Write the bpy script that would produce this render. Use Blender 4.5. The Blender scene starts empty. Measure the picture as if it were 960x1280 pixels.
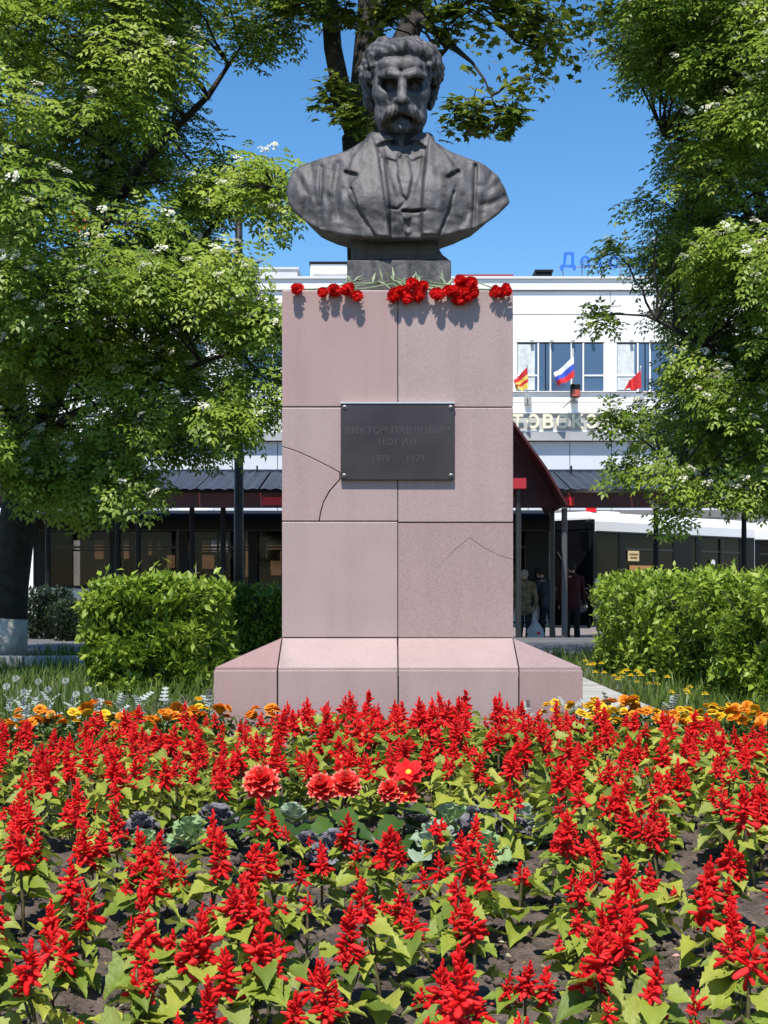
import bpy, bmesh, math, random
import numpy as np
from mathutils import Vector, Matrix, Euler
R = math.radians
rng = np.random.default_rng(11)
random.seed(5)
scene = bpy.context.scene
COL = scene.collection

# ------------------------------------------------------------------ camera
CAMZ, F, HZ = 1.2, 1800.0, 740.0          # eye height, focal length (photo px), horizon row
cam_d = bpy.data.cameras.new('camera'); cam = bpy.data.objects.new('camera', cam_d); COL.objects.link(cam)
cam.location = (0, 0, CAMZ); cam.rotation_euler = (R(90), 0, 0)
cam_d.sensor_fit = 'VERTICAL'; cam_d.sensor_height = 36; cam_d.sensor_width = 27
cam_d.lens = F / 1280 * 36; cam_d.shift_y = (HZ - 640) / 1280; cam_d.clip_end = 3000
cam_d.dof.use_dof = False
scene.camera = cam
# ------------------------------------------------------------------ sky, sun, exposure
SUN_EL, SUN_AZ = 59.0, 11.0               # degrees; azimuth towards the left of straight behind the camera
world = bpy.data.worlds.new('World'); scene.world = world; world.use_nodes = True
wn = world.node_tree
sky_n = wn.nodes.new('ShaderNodeTexSky'); sky_n.sky_type = 'NISHITA'; sky_n.sun_disc = False
sky_n.sun_elevation = R(SUN_EL); sky_n.sun_rotation = R(180 + SUN_AZ)
sky_n.air_density = 1.0; sky_n.dust_density = 0.1; sky_n.ozone_density = 3.0
bg = wn.nodes['Background']; bg.inputs['Strength'].default_value = 0.125
sky_hs = wn.nodes.new('ShaderNodeHueSaturation'); sky_hs.inputs['Saturation'].default_value = 1.28
wn.links.new(sky_n.outputs[0], sky_hs.inputs['Color']); wn.links.new(sky_hs.outputs[0], bg.inputs['Color'])
sun_d = bpy.data.lights.new('sun', 'SUN'); sun = bpy.data.objects.new('sun', sun_d); COL.objects.link(sun)
sun_d.energy = 5.0; sun_d.angle = R(0.53); sun_d.color = (1.0, 0.95, 0.86)
sdir = Vector((-math.sin(R(SUN_AZ)) * math.cos(R(SUN_EL)), -math.cos(R(SUN_AZ)) * math.cos(R(SUN_EL)), math.sin(R(SUN_EL))))
sun.rotation_euler = sdir.to_track_quat('Z', 'Y').to_euler(); sun.location = (-8, -20, 30)
scene.view_settings.view_transform = 'Standard'; scene.view_settings.look = 'None'
scene.view_settings.exposure = 0.48; scene.view_settings.gamma = 1.0
scene.render.engine = 'CYCLES'; scene.cycles.max_bounces = 6; scene.cycles.transparent_max_bounces = 12
scene.cycles.use_denoising = True

# ------------------------------------------------------------------ helpers
def P(px, py, Y):
    "the place at depth Y that the photo shows at (px, py)"
    return Vector(((px - 480) / F * Y, Y, CAMZ - (py - HZ) / F * Y))
def XP(px, Y): return (px - 480) / F * Y
def ZP(py, Y): return CAMZ - (py - HZ) / F * Y

def mesh_np(name, V, faces, attr=None, smooth=False):
    "V (n,3); faces: list of int arrays (m,k); attr: per-vertex float array 'rnd'"
    me = bpy.data.meshes.new(name)
    V = np.asarray(V, np.float32)
    faces = [np.asarray(f, np.int32) for f in faces if len(f)]
    nl = sum(f.size for f in faces); nf = sum(len(f) for f in faces)
    me.vertices.add(len(V)); me.vertices.foreach_set('co', V.ravel())
    me.loops.add(nl); me.loops.foreach_set('vertex_index', np.concatenate([f.ravel() for f in faces]))
    me.polygons.add(nf)
    tot = np.concatenate([np.full(len(f), f.shape[1], np.int32) for f in faces])
    st = np.concatenate([[0], np.cumsum(tot)[:-1]]).astype(np.int32)
    me.polygons.foreach_set('loop_start', st); me.polygons.foreach_set('loop_total', tot)
    if smooth: me.polygons.foreach_set('use_smooth', np.ones(nf, bool))
    if attr is not None:
        a = me.attributes.new('rnd', 'FLOAT', 'POINT'); a.data.foreach_set('value', np.asarray(attr, np.float32))
    me.update(calc_edges=True); me.validate()
    return me

class MB:
    "collects shapes of ONE object"
    def __init__(s): s.v = []; s.f = []
    def add(s, vs, fs):
        o = len(s.v); s.v += [tuple(v) for v in vs]; s.f += [tuple(i + o for i in f) for f in fs]; return s
    def box(s, x0, x1, y0, y1, z0, z1, M=None):
        vs = [Vector((x, y, z)) for z in (z0, z1) for x, y in ((x0, y0), (x1, y0), (x1, y1), (x0, y1))]
        if M is not None: vs = [M @ v for v in vs]
        return s.add(vs, [(3, 2, 1, 0), (4, 5, 6, 7), (0, 1, 5, 4), (1, 2, 6, 5), (2, 3, 7, 6), (3, 0, 4, 7)])
    def prism(s, pts, a, b, axis='y', M=None):
        "2-D outline (x,z) extruded along y (axis 'y'), or (y,z) along x, or (x,y) along z"
        n = len(pts)
        def mk(p, t):
            v = Vector((p[0], t, p[1])) if axis == 'y' else (Vector((t, p[0], p[1])) if axis == 'x' else Vector((p[0], p[1], t)))
            return M @ v if M is not None else v
        vs = [mk(p, a) for p in pts] + [mk(p, b) for p in pts]
        fs = [tuple(range(n)), tuple(range(2 * n - 1, n - 1, -1))] + [(i, i + n, (i + 1) % n + n, (i + 1) % n) for i in range(n)]
        return s.add(vs, fs)
    def tube(s, pts, radii, n=8, cap=True):
        pts = [Vector(p) for p in pts]
        if not hasattr(radii, '__len__'): radii = [radii] * len(pts)
        vs = []; fs = []
        up = Vector((0, 0, 1)); prev = None
        for i, p in enumerate(pts):
            t = (pts[min(i + 1, len(pts) - 1)] - pts[max(i - 1, 0)]).normalized()
            a = prev if prev is not None else (up if abs(t.z) < .9 else Vector((1, 0, 0)))
            a = (a - t * a.dot(t)).normalized(); prev = a; b = t.cross(a)
            for k in range(n):
                w = 2 * math.pi * k / n
                vs.append(p + (a * math.cos(w) + b * math.sin(w)) * radii[i])
        for i in range(len(pts) - 1):
            for k in range(n):
                fs.append((i * n + k, i * n + (k + 1) % n, (i + 1) * n + (k + 1) % n, (i + 1) * n + k))
        if cap: fs += [tuple(range(n - 1, -1, -1)), tuple((len(pts) - 1) * n + k for k in range(n))]
        return s.add(vs, fs)
    def mesh(s, name, smooth=False):
        me = bpy.data.meshes.new(name); me.from_pydata(s.v, [], s.f)
        bm = bmesh.new(); bm.from_mesh(me); bmesh.ops.recalc_face_normals(bm, faces=bm.faces); bm.to_mesh(me); bm.free()
        if smooth: me.polygons.foreach_set('use_smooth', np.ones(len(me.polygons), bool))
        return me

def link(o, parent=None):
    COL.objects.link(o)
    if parent is not None: o.parent = parent
    return o
def tag(o, label=None, cat=None, group=None, kind=None):
    if label: o['label'] = label
    if cat: o['category'] = cat
    if group: o['group'] = group
    if kind: o['kind'] = kind
    return o
def obj(name, data, m=None, parent=None, bevel=0.0, smooth=False):
    "link ONE mesh object; data is an MB or a mesh; vertices are given in world space, or in the parent's space"
    me = data.mesh(name, smooth) if isinstance(data, MB) else data
    if m is not None and not me.materials: me.materials.append(m)
    o = bpy.data.objects.new(name, me); link(o, parent)
    if bevel:
        b = o.modifiers.new('bevel', 'BEVEL'); b.width = bevel; b.segments = 2; b.limit_method = 'ANGLE'; b.angle_limit = R(40)
    return o
def thing(name, label, cat, loc=(0, 0, 0), rz=0.0, group=None):
    o = bpy.data.objects.new(name, None); o.location = loc; o.rotation_euler = (0, 0, rz); o.empty_display_size = .1
    link(o); return tag(o, label, cat, group)
def text_mesh(s, size, depth=0.0, bold=0.0, align='CENTER', spacing=1.0):
    cu = bpy.data.curves.new('t', 'FONT'); cu.body = s; cu.size = size; cu.extrude = depth; cu.offset = bold
    cu.align_x = align; cu.align_y = 'BOTTOM_BASELINE'; cu.space_character = spacing; cu.resolution_u = 3
    o = bpy.data.objects.new('t', cu); COL.objects.link(o)
    bpy.context.view_layer.update()
    me = bpy.data.meshes.new_from_object(o.evaluated_get(bpy.context.evaluated_depsgraph_get()))
    bpy.data.objects.remove(o); bpy.data.curves.remove(cu); me.materials.clear()
    me.transform(Matrix.Rotation(R(90), 4, 'X'))      # stand up, facing -y
    return me

# ---------------------------------------------------------------- materials
def srgb(r, g, b):
    f = lambda c: (c / 255 / 12.92) if c / 255 <= .04045 else ((c / 255 + .055) / 1.055) ** 2.4
    return (f(r), f(g), f(b), 1)
def base_mat(name):
    m = bpy.data.materials.new(name); m.use_nodes = True
    nt = m.node_tree; return m, nt, nt.nodes['Principled BSDF']
def mat(name, col, rough=.6, metal=0.0, var=0.0, scale=8.0, bump=0.0, bscale=None, col2=None, spec=.5, detail=4, objvar=0.0, coord='Object', alpha=None):
    "plain procedural material: noise-mixed colour, noise bump, optional variation from object to object"
    m, nt, b = base_mat(name); N = nt.nodes; L = nt.links
    c4 = tuple(col[:3]) + (1,)
    b.inputs['Roughness'].default_value = rough; b.inputs['Metallic'].default_value = metal
    b.inputs['Specular IOR Level'].default_value = spec
    out = None
    if var or col2 or bump:
        tc = N.new('ShaderNodeTexCoord')
        nz = N.new('ShaderNodeTexNoise'); nz.inputs['Scale'].default_value = scale; nz.inputs['Detail'].default_value = detail
        L.new(tc.outputs[coord], nz.inputs['Vector'])
    if var or col2:
        mx = N.new('ShaderNodeMix'); mx.data_type = 'RGBA'
        c2 = tuple(col2[:3]) + (1,) if col2 else tuple(max(0, c * (1 - var)) for c in col[:3]) + (1,)
        c1 = c4 if col2 else tuple(min(1, c * (1 + var)) for c in col[:3]) + (1,)
        mx.inputs['A'].default_value = c1; mx.inputs['B'].default_value = c2
        mr = N.new('ShaderNodeMapRange'); mr.inputs[1].default_value = .35; mr.inputs[2].default_value = .65
        L.new(nz.outputs['Fac'], mr.inputs[0]); L.new(mr.outputs[0], mx.inputs['Factor'])
        out = mx.outputs['Result']
    if objvar:
        oi = N.new('ShaderNodeObjectInfo'); hs = N.new('ShaderNodeHueSaturation')
        mr2 = N.new('ShaderNodeMapRange'); mr2.inputs[3].default_value = 1 - objvar; mr2.inputs[4].default_value = 1 + objvar
        L.new(oi.outputs['Random'], mr2.inputs[0]); L.new(mr2.outputs[0], hs.inputs['Value'])
        if out is not None: L.new(out, hs.inputs['Color'])
        else: hs.inputs['Color'].default_value = c4
        out = hs.outputs['Color']
    if out is not None: L.new(out, b.inputs['Base Color'])
    else: b.inputs['Base Color'].default_value = c4
    if bump:
        n2 = N.new('ShaderNodeTexNoise'); n2.inputs['Scale'].default_value = bscale or scale * 4; n2.inputs['Detail'].default_value = 6
        L.new(tc.outputs[coord], n2.inputs['Vector'])
        bp = N.new('ShaderNodeBump'); bp.inputs['Strength'].default_value = bump; bp.inputs['Distance'].default_value = .02
        L.new(n2.outputs['Fac'], bp.inputs['Height']); L.new(bp.outputs[0], b.inputs['Normal'])
    return m
def leaf_mat(name, cols, trans=.35, rough=.45, attr=True, spec=.4, bump=0.0, bscale=150, objvar=0.0):
    "foliage: colour ramp over a per-leaf random value; light passes through"
    m, nt, b = base_mat(name); N = nt.nodes; L = nt.links
    if attr:
        a = N.new('ShaderNodeAttribute'); a.attribute_name = 'rnd'; src = a.outputs['Fac']
    else:
        a = N.new('ShaderNodeObjectInfo'); src = a.outputs['Random']
    cr = N.new('ShaderNodeValToRGB'); e = cr.color_ramp.elements
    while len(e) < len(cols): e.new(.5)
    for i, c in enumerate(cols):
        e[i].position = i / (len(cols) - 1); e[i].color = tuple(c[:3]) + (1,)
    L.new(src, cr.inputs[0])
    tc = N.new('ShaderNodeTexCoord'); nz = N.new('ShaderNodeTexNoise'); nz.inputs['Scale'].default_value = 30
    L.new(tc.outputs['Object'], nz.inputs['Vector'])
    hs = N.new('ShaderNodeHueSaturation'); mr = N.new('ShaderNodeMapRange'); mr.inputs[3].default_value = .75; mr.inputs[4].default_value = 1.25
    L.new(nz.outputs['Fac'], mr.inputs[0]); L.new(mr.outputs[0], hs.inputs['Value']); L.new(cr.outputs[0], hs.inputs['Color'])
    if objvar:
        oi = N.new('ShaderNodeObjectInfo'); h2 = N.new('ShaderNodeHueSaturation'); m2 = N.new('ShaderNodeMapRange'); m2.inputs[3].default_value = 1 - objvar; m2.inputs[4].default_value = 1 + objvar * .4
        L.new(oi.outputs['Random'], m2.inputs[0]); L.new(m2.outputs[0], h2.inputs['Value']); L.new(hs.outputs[0], h2.inputs['Color']); hs = h2
    L.new(hs.outputs[0], b.inputs['Base Color'])
    b.inputs['Roughness'].default_value = rough; b.inputs['Specular IOR Level'].default_value = spec
    if bump:
        n2 = N.new('ShaderNodeTexNoise'); n2.inputs['Scale'].default_value = bscale; n2.inputs['Detail'].default_value = 3; L.new(tc.outputs['Object'], n2.inputs['Vector'])
        bp = N.new('ShaderNodeBump'); bp.inputs['Strength'].default_value = bump; bp.inputs['Distance'].default_value = .004; L.new(n2.outputs['Fac'], bp.inputs['Height']); L.new(bp.outputs[0], b.inputs['Normal'])
    t = N.new('ShaderNodeBsdfTranslucent'); L.new(hs.outputs[0], t.inputs['Color'])
    mx = N.new('ShaderNodeMixShader'); mx.inputs[0].default_value = trans
    L.new(b.outputs[0], mx.inputs[1]); L.new(t.outputs[0], mx.inputs[2])
    L.new(mx.outputs[0], N['Material Output'].inputs['Surface'])
    return m
def glass_mat(name, tint, trans=.6, rough=.03):
    "window glass: a tinted clear pane with a real reflection"
    m, nt, b = base_mat(name); N = nt.nodes; L = nt.links
    tr = N.new('ShaderNodeBsdfTransparent'); tr.inputs[0].default_value = tuple(tint[:3]) + (1,)
    gl = N.new('ShaderNodeBsdfGlossy'); gl.inputs['Roughness'].default_value = rough
    fr = N.new('ShaderNodeFresnel'); fr.inputs['IOR'].default_value = 1.22
    mx = N.new('ShaderNodeMixShader'); L.new(fr.outputs[0], mx.inputs[0]); L.new(tr.outputs[0], mx.inputs[1]); L.new(gl.outputs[0], mx.inputs[2])
    L.new(mx.outputs[0], N['Material Output'].inputs['Surface']); return m

# ------------------------------------------------------- implicit-surface sculpting
def surface_nets(Fv, org, h):
    "naive surface nets: the zero surface of a sampled distance field as quads"
    ins = Fv < 0
    nx, ny, nz = Fv.shape
    cs = np.zeros((nx - 1, ny - 1, nz - 1), np.int8)
    for i in (0, 1):
        for j in (0, 1):
            for k in (0, 1):
                cs += ins[i:nx - 1 + i, j:ny - 1 + j, k:nz - 1 + k]
    act = (cs > 0) & (cs < 8)
    idx = np.full(act.shape, -1, np.int64); ci = np.argwhere(act); idx[act] = np.arange(len(ci))
    acc = np.zeros((len(ci), 3)); cnt = np.zeros(len(ci))
    corners = [(i, j, k) for i in (0, 1) for j in (0, 1) for k in (0, 1)]
    val = {c: Fv[ci[:, 0] + c[0], ci[:, 1] + c[1], ci[:, 2] + c[2]] for c in corners}
    for c in corners:
        for ax in range(3):
            if c[ax]: continue
            d = list(c); d[ax] = 1; d = tuple(d)
            a, b = val[c], val[d]; m = (a < 0) != (b < 0)
            t = np.where(m, a / np.where(m, a - b, 1), 0)
            p = np.tile(np.array(c, float), (len(ci), 1)); p[:, ax] += t
            acc[m] += p[m]; cnt[m] += 1
    V = (ci + acc / cnt[:, None]) * h + np.asarray(org)
    quads = []
    for ax in range(3):
        a, b = [slice(None)] * 3, [slice(None)] * 3
        a[ax] = slice(0, -1); b[ax] = slice(1, None)
        x = ins[tuple(a)] != ins[tuple(b)]
        e = np.argwhere(x); u, w = [(1, 2), (2, 0), (0, 1)][ax]
        ok = (e[:, u] > 0) & (e[:, w] > 0) & (e[:, u] < Fv.shape[u] - 1) & (e[:, w] < Fv.shape[w] - 1); e = e[ok]
        fl = ins[e[:, 0], e[:, 1], e[:, 2]]
        def g(du, dw):
            q = e.copy(); q[:, u] -= du; q[:, w] -= dw; return idx[q[:, 0], q[:, 1], q[:, 2]]
        Q = np.stack([g(1, 1), g(0, 1), g(0, 0), g(1, 0)], 1)
        Q[~fl] = Q[~fl][:, ::-1]
        quads.append(Q)
    return V, np.concatenate(quads)
class Sdf:
    "a small sculpting kit: sampled distance field with smooth unions"
    def __init__(s, lo, hi, h):
        s.h = h; s.org = np.array(lo, float)
        ax = [np.arange(lo[i], hi[i] + h, h, dtype=np.float32) for i in range(3)]
        s.X = ax[0][:, None, None]; s.Y = ax[1][None, :, None]; s.Z = ax[2][None, None, :]
        s.F = np.full((len(ax[0]), len(ax[1]), len(ax[2])), 1e3, np.float32)
    def ell(s, c, r):
        k = np.sqrt(((s.X - c[0]) / r[0]) ** 2 + ((s.Y - c[1]) / r[1]) ** 2 + ((s.Z - c[2]) / r[2]) ** 2)
        return (k - 1) * min(r)
    def cap(s, a, b, r1, r2=None):
        if r2 is None: r2 = r1
        a = np.array(a, float); b = np.array(b, float); d = b - a; L2 = max(float(d @ d), 1e-9)
        t = np.clip(((s.X - a[0]) * d[0] + (s.Y - a[1]) * d[1] + (s.Z - a[2]) * d[2]) / L2, 0, 1)
        return np.sqrt((s.X - a[0] - t * d[0]) ** 2 + (s.Y - a[1] - t * d[1]) ** 2 + (s.Z - a[2] - t * d[2]) ** 2) - (r1 + t * (r2 - r1))
    def box(s, c, r, rd):
        q = [np.abs(A - c[i]) - r[i] + rd for i, A in enumerate((s.X, s.Y, s.Z))]
        return np.sqrt(sum(np.maximum(k, 0) ** 2 for k in q)) + np.minimum(np.maximum(np.maximum(q[0], q[1]), q[2]), 0) - rd
    def add(s, d, k=0.0):
        if k <= 0: s.F = np.minimum(s.F, d)
        else:
            h = np.maximum(k - np.abs(s.F - d), 0) / k; s.F = np.minimum(s.F, d) - h * h * k * .25
    def sub(s, d, k=0.0):
        d = -d
        if k <= 0: s.F = np.maximum(s.F, d)
        else:
            h = np.maximum(k - np.abs(s.F - d), 0) / k; s.F = np.maximum(s.F, d) + h * h * k * .25
    def mesh(s, name, M=None):
        V, Q = surface_nets(s.F.astype(np.float64), s.org, s.h)
        if M is not None:
            A = np.array(M); V = V @ A[:3, :3].T + A[:3, 3]
        return mesh_np(name, V, [Q], smooth=True)
def vnoise(X, Y, Z, s, seed=0):
    "cheap smooth pseudo-noise from summed sines, about -1..1"
    r = np.random.default_rng(seed); out = 0
    for _ in range(6):
        k = r.normal(size=3); k *= s * r.uniform(.6, 1.6) / np.linalg.norm(k)
        out = out + np.sin(X * k[0] + Y * k[1] + Z * k[2] + r.uniform(0, 6.3))
    return out / 3.2

# =================================================================== ground
def gz(x, y):
    y = np.asarray(y, float)
    return np.interp(y, [-60, 2.4, 5.2, 16, 22, 30, 400], [.44, .44, .58, .58, .5, .1, .1])
def sheet(name, xs, ys, dz, m, noise=0.0, seed=0, kind='structure', fine=40.0):
    Xg, Yg = np.meshgrid(xs, ys, indexing='ij'); Zg = gz(Xg, Yg) + dz
    if noise:
        Zg = Zg + noise * (vnoise(Xg, Yg, 0 * Xg, fine * .35, seed) + .7 * vnoise(Xg, Yg, 0 * Xg, fine, seed + 1) + .5 * vnoise(Xg, Yg, 0 * Xg, fine * 2.7, seed + 2))
    V = np.stack([Xg, Yg, Zg], -1).reshape(-1, 3); nx, ny = len(xs), len(ys)
    i = (np.arange(nx - 1)[:, None] * ny + np.arange(ny - 1)[None]).ravel()
    o = obj(name, mesh_np(name, V, [np.stack([i, i + ny, i + ny + 1, i + 1], 1)], smooth=True), m)
    return tag(o, kind=kind)
M_lawn = mat('lawn_earth', (.045, .06, .018), .95, col2=(.075, .07, .035), scale=3, bump=.6, bscale=60)
M_asphalt = mat('asphalt', (.11, .105, .105), .9, var=.2, scale=2, bump=.3, bscale=120)
M_pave = mat('pinkish_paving', (.17, .145, .14), .85, var=.12, scale=3, bump=.2, bscale=60)
M_conc = mat('concrete', (.34, .33, .31), .9, var=.18, scale=5, bump=.3, bscale=80)
M_soil = mat('garden_soil', (.055, .040, .032), .95, col2=(.15, .112, .092), scale=22, bump=1.0, bscale=110, detail=8)
ybreaks = np.concatenate([[-60, -20, 0], np.arange(1, 31, .5), np.arange(32, 60, 4), [80, 150, 400, 1500]])
sheet('ground', np.array([-900, -200, -60, -25, -12, -6, -3, 0, 3, 6, 12, 25, 60, 200, 900.]), ybreaks, 0, M_lawn)
sheet('pavement', np.linspace(-40, 40, 9), np.concatenate([np.arange(14.2, 30.5, .7), [31.0]]), .006, M_asphalt)
sheet('road', np.linspace(-60, 60, 9), np.array([33.0, 36, 44, 60]), .012, M_pave)
bed = sheet('flowerbed_soil', np.linspace(-2.3, 2.3, 380), np.linspace(1.4, 5.52, 340), .012, M_soil, .0085, 3, fine=75.0)
sheet('path', np.linspace(.62, 1.40, 4), np.arange(5.9, 14.0, .4), .02, M_conc)
# the concrete kerb across the lawn, in separate stones
kerb = thing('kerb', 'pale concrete kerb edging the shaded lawn by the whitewashed trunk', 'kerb', (0, 0, 0))
x = -7.0
while x < -1.2:
    obj('kerb_stone', MB().box(x, x + .985, 12.0, 12.13, .5, .665), M_conc, kerb, bevel=.012); x += 1.0
# loose clods on the bed
def clods():
    n = 5200; c = np.stack([rng.uniform(-1.6, 1.6, n), rng.uniform(2.0, 5.4, n)], 1); s = .004 + .020 * rng.random(n) ** 3
    ph = np.array([(1, 0, 0), (0, 1, 0), (-1, 0, 0), (0, -1, 0), (0, 0, 1), (0, 0, -1)], float)
    T = np.array([(0, 1, 4), (1, 2, 4), (2, 3, 4), (3, 0, 4), (1, 0, 5), (2, 1, 5), (3, 2, 5), (0, 3, 5)])
    V = ph[None] * s[:, None, None] * rng.uniform(.6, 1.3, (n, 6, 3)); a = rng.uniform(0, 6.3, n)
    ca, sa = np.cos(a)[:, None], np.sin(a)[:, None]
    V = np.stack([V[..., 0] * ca - V[..., 1] * sa, V[..., 0] * sa + V[..., 1] * ca, V[..., 2] * .7], -1)
    V[..., 0] += c[:, :1]; V[..., 1] += c[:, 1:]; V[..., 2] += (gz(c[:, 0], c[:, 1]) + .016)[:, None]
    return mesh_np('soil_clods', V.reshape(-1, 3), [(T[None] + 6 * np.arange(n)[:, None, None]).reshape(-1, 3)])
tag(obj('soil_clods', clods(), M_soil), 'crumbly brown soil clods between the red flowers', 'soil', kind='stuff')

# =================================================================== the white bus station building
FY = 44.0
M_white = mat('white_cladding', (.82, .82, .83), .45, var=.03, scale=.6, objvar=.02)
M_greyclad = mat('pale_grey_cladding', (.56, .58, .63), .4, var=.04, scale=.7, objvar=.03)
M_ledge = mat('grey_ledge', (.33, .33, .33), .8, var=.1, scale=2)
M_frame = mat('white_window_frame', (.75, .75, .76), .4)
M_pane = mat('blue_window_glass', (.055, .095, .17), .08, spec=.9, var=.15, scale=.5)  # blue base colour stands in for the reflected sky
M_curtain = mat('pale_curtain', (.55, .58, .58), .9, var=.12, scale=6)
M_siding = mat('grey_siding', (.16, .155, .15), .7, var=.1, scale=2)
M_dark = mat('dark_interior', (.008, .008, .008), .9, spec=.1)
M_tan = mat('tan_kiosk_panel', (.42, .24, .12), .7, var=.1, scale=2)
M_black = mat('black_plastic', (.006, .006, .007), .5, spec=.2)
bld = thing('bus_station_building', 'long white clad bus station building with a band of blue windows', 'building', (0, FY, .1))
L0 = lambda mb: mb                                                    # shapes below are given in the building's own space
def bz(py): return ZP(py, FY) - .1
def bx_(px): return XP(px, FY)
core = MB().box(-32, 34, .32, 16, 0, bz(349)); obj('core_wall', core, M_white, bld)
CW = 125 / F * FY; x_first = bx_(639) - 6 * CW
for c in range(13):
    xa = x_first + c * CW
    for (t, b_) in ((363, 391), (392.3, 426)):
        obj('cladding_panel', MB().box(xa + .012, xa + CW - .012, .2, .315, bz(b_), bz(t)), M_white, bld)
    obj('cladding_panel', MB().box(xa + .012, xa + CW - .012, .19, .315, bz(502), bz(489.5)), M_white, bld)
    obj('cladding_panel', MB().box(xa + .012, xa + CW - .012, .17, .315, bz(515), bz(503)), M_white, bld)
    obj('pier', MB().box(xa - .17, xa + .17, .16, .315, bz(488.5), bz(426.6)), M_white, bld)
    # window: panes set back between white mullions
    w = obj('window', MB().box(xa + .17, xa + CW - .17, .27, .318, bz(488), bz(427)), M_dark, bld)
    w0 = xa + .18; sc = (CW - .36) / 115.0
    for (a, b_) in ((1, 27), (30, 37.5), (39, 43), (46, 71), (74, 86), (89, 114)):
        obj('pane', MB().box(w0 + a * sc, w0 + b_ * sc, .235, .25, bz(487), bz(428)), M_pane, w)
    for a in (0, 28.5, 44.5, 72, 87.5, 115):
        obj('mullion', MB().box(w0 + (a - 1) * sc, w0 + (a + 1) * sc, .20, .262, bz(487.6), bz(427.4)), M_frame, w)
    for (a, b_) in ((1, 27), (89, 114)):
        obj('transom', MB().box(w0 + a * sc, w0 + b_ * sc, .205, .26, bz(469), bz(467)), M_frame, w)
    cv = MB(); n = 13
    for k in range(n - 1):
        xa_, xb_ = w0 + (2 + k * 24 / n) * sc, w0 + (2 + (k + 1) * 24 / n) * sc
        cv.add([(xa_, .232 - .008 * (k % 2), bz(486)), (xb_, .232 - .008 * ((k + 1) % 2), bz(486)), (xb_, .232 - .008 * ((k + 1) % 2), bz(429)), (xa_, .232 - .008 * (k % 2), bz(429))], [(0, 1, 2, 3)])
    obj('blind', cv, M_curtain, w)
    obj('sill', MB().box(xa, xa + CW, .1, .31, bz(489.2), bz(488.2)), M_frame, bld)
    for k in (20, 46, 74, 100):
        obj('garland_lamp', MB().box(w0 + k * sc - .05, w0 + k * sc + .05, .08, .2, bz(427), bz(424)), M_ledge, bld)
obj('parapet', MB().box(-32, 34, .10, .6, bz(361), bz(348)), M_white, bld)
obj('parapet_cap', MB().box(-32.1, 34.1, .02, .8, bz(348) + .003, bz(345)), mat('parapet_cap_metal', (.6, .6, .62), .4), bld)
obj('sign_band', MB().box(-32, 34, .12, .315, bz(538.5), bz(515.6)), mat('sign_band_grey', (.42, .42, .42), .7, var=.15, scale=2), bld)
for py in (515.6, 539): obj('sign_band_rail', MB().box(-32, 34, .04, .2, bz(py + .7), bz(py - .7)), M_white, bld)
obj('ledge', MB().box(-32, 34, -.12, .315, bz(551), bz(540.5)), M_ledge, bld)
x = bx_(-20)
k = 0
while x < bx_(985):
    w_ = 1.28
    obj('cladding_panel', MB().box(x + .01, x + w_ - .012, .14, .315, bz(640), bz(552)), M_greyclad, bld); x += w_
obj('ground_floor_wall', MB().box(-32, bx_(560), .12, .315, 0, bz(641)), M_white, bld)
for k in range(14):
    obj('siding_board', MB().box(bx_(560) + .02, 34, .10 + .01 * (k % 2), .315, .26 * k, .26 * k + .235), M_siding, bld)
# sign letters along the band
M_letter = mat('cream_letter', (.80, .74, .52), .5)
sign = thing('facade_sign', 'cream raised Cyrillic letters along the grey band of the facade', 'sign', (0, FY - .05, 0))
for ch, px in zip('АВТОВОКЗАЛ', (608, 626, 647, 666, 684.5, 703, 721, 739, 756.5, 775)):
    me = text_mesh(ch, .55, .03, .014); me.transform(Matrix.Translation((bx_(px), 0, ZP(535, FY)))); obj('letter', me, M_letter, sign)
M_blue = mat('blue_letter', (.015, .13, .62), .45); M_redl = mat('red_letter', (.75, .03, .02), .45); M_yel = mat('yellow_letter', (.8, .5, .02), .45)
M_steel = mat('grey_steel', (.25, .25, .26), .5, metal=.6)
rs = thing('roof_sign', 'blue red and yellow letters on a frame above the roof edge', 'sign', (0, FY + 1.2, 0))
for ch, px, m in zip('Детскиймир', (710, 731.5, 750, 767, 785, 804, 825, 855, 889, 917), [M_blue] * 8 + [M_redl, M_yel]):
    me = text_mesh(ch, .62, .05, .01); me.transform(Matrix.Translation((XP(px, FY + 1.2), 0, ZP(334, FY + 1.2)))); obj('letter', me, m, rs)
for px in range(704, 930, 24):
    obj('strut', MB().tube([(XP(px, FY + 1.2), .08, ZP(352, FY)), (XP(px, FY + 1.2), .08, ZP(318, FY))], .018, 6), M_steel, rs)
obj('rail', MB().tube([(XP(698, FY + 1.2), .1, ZP(333, FY + 1.2)), (XP(932, FY + 1.2), .1, ZP(333, FY + 1.2))], .02, 6), M_steel, rs)
os_ = thing('roof_sign', 'orange emblem on a mast standing above the roof behind the rowan crown', 'sign', (0, FY + 2, 0))
M_or = mat('orange_emblem', (.85, .12, .01), .45)
for k in range(5):
    a0 = R(72 * k + 14); pts = []
    for j in range(9):
        t = j / 8; pts.append((XP(98, 46) + math.cos(a0 + t * .9) * .36, ZP(277, 46) + math.sin(a0 + t * .9) * .36))
    for j in range(8, -1, -1):
        t = j / 8; pts.append((XP(98, 46) + math.cos(a0 + t * .9) * .17, ZP(277, 46) + math.sin(a0 + t * .9) * .17))
    obj('emblem_segment', MB().prism(pts, -.05, .05), M_or, os_)
obj('mast', MB().tube([(XP(98, 46), .1, ZP(352, 46)), (XP(98, 46), .1, ZP(268, 46))], .04, 8), M_steel, os_)
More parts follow.
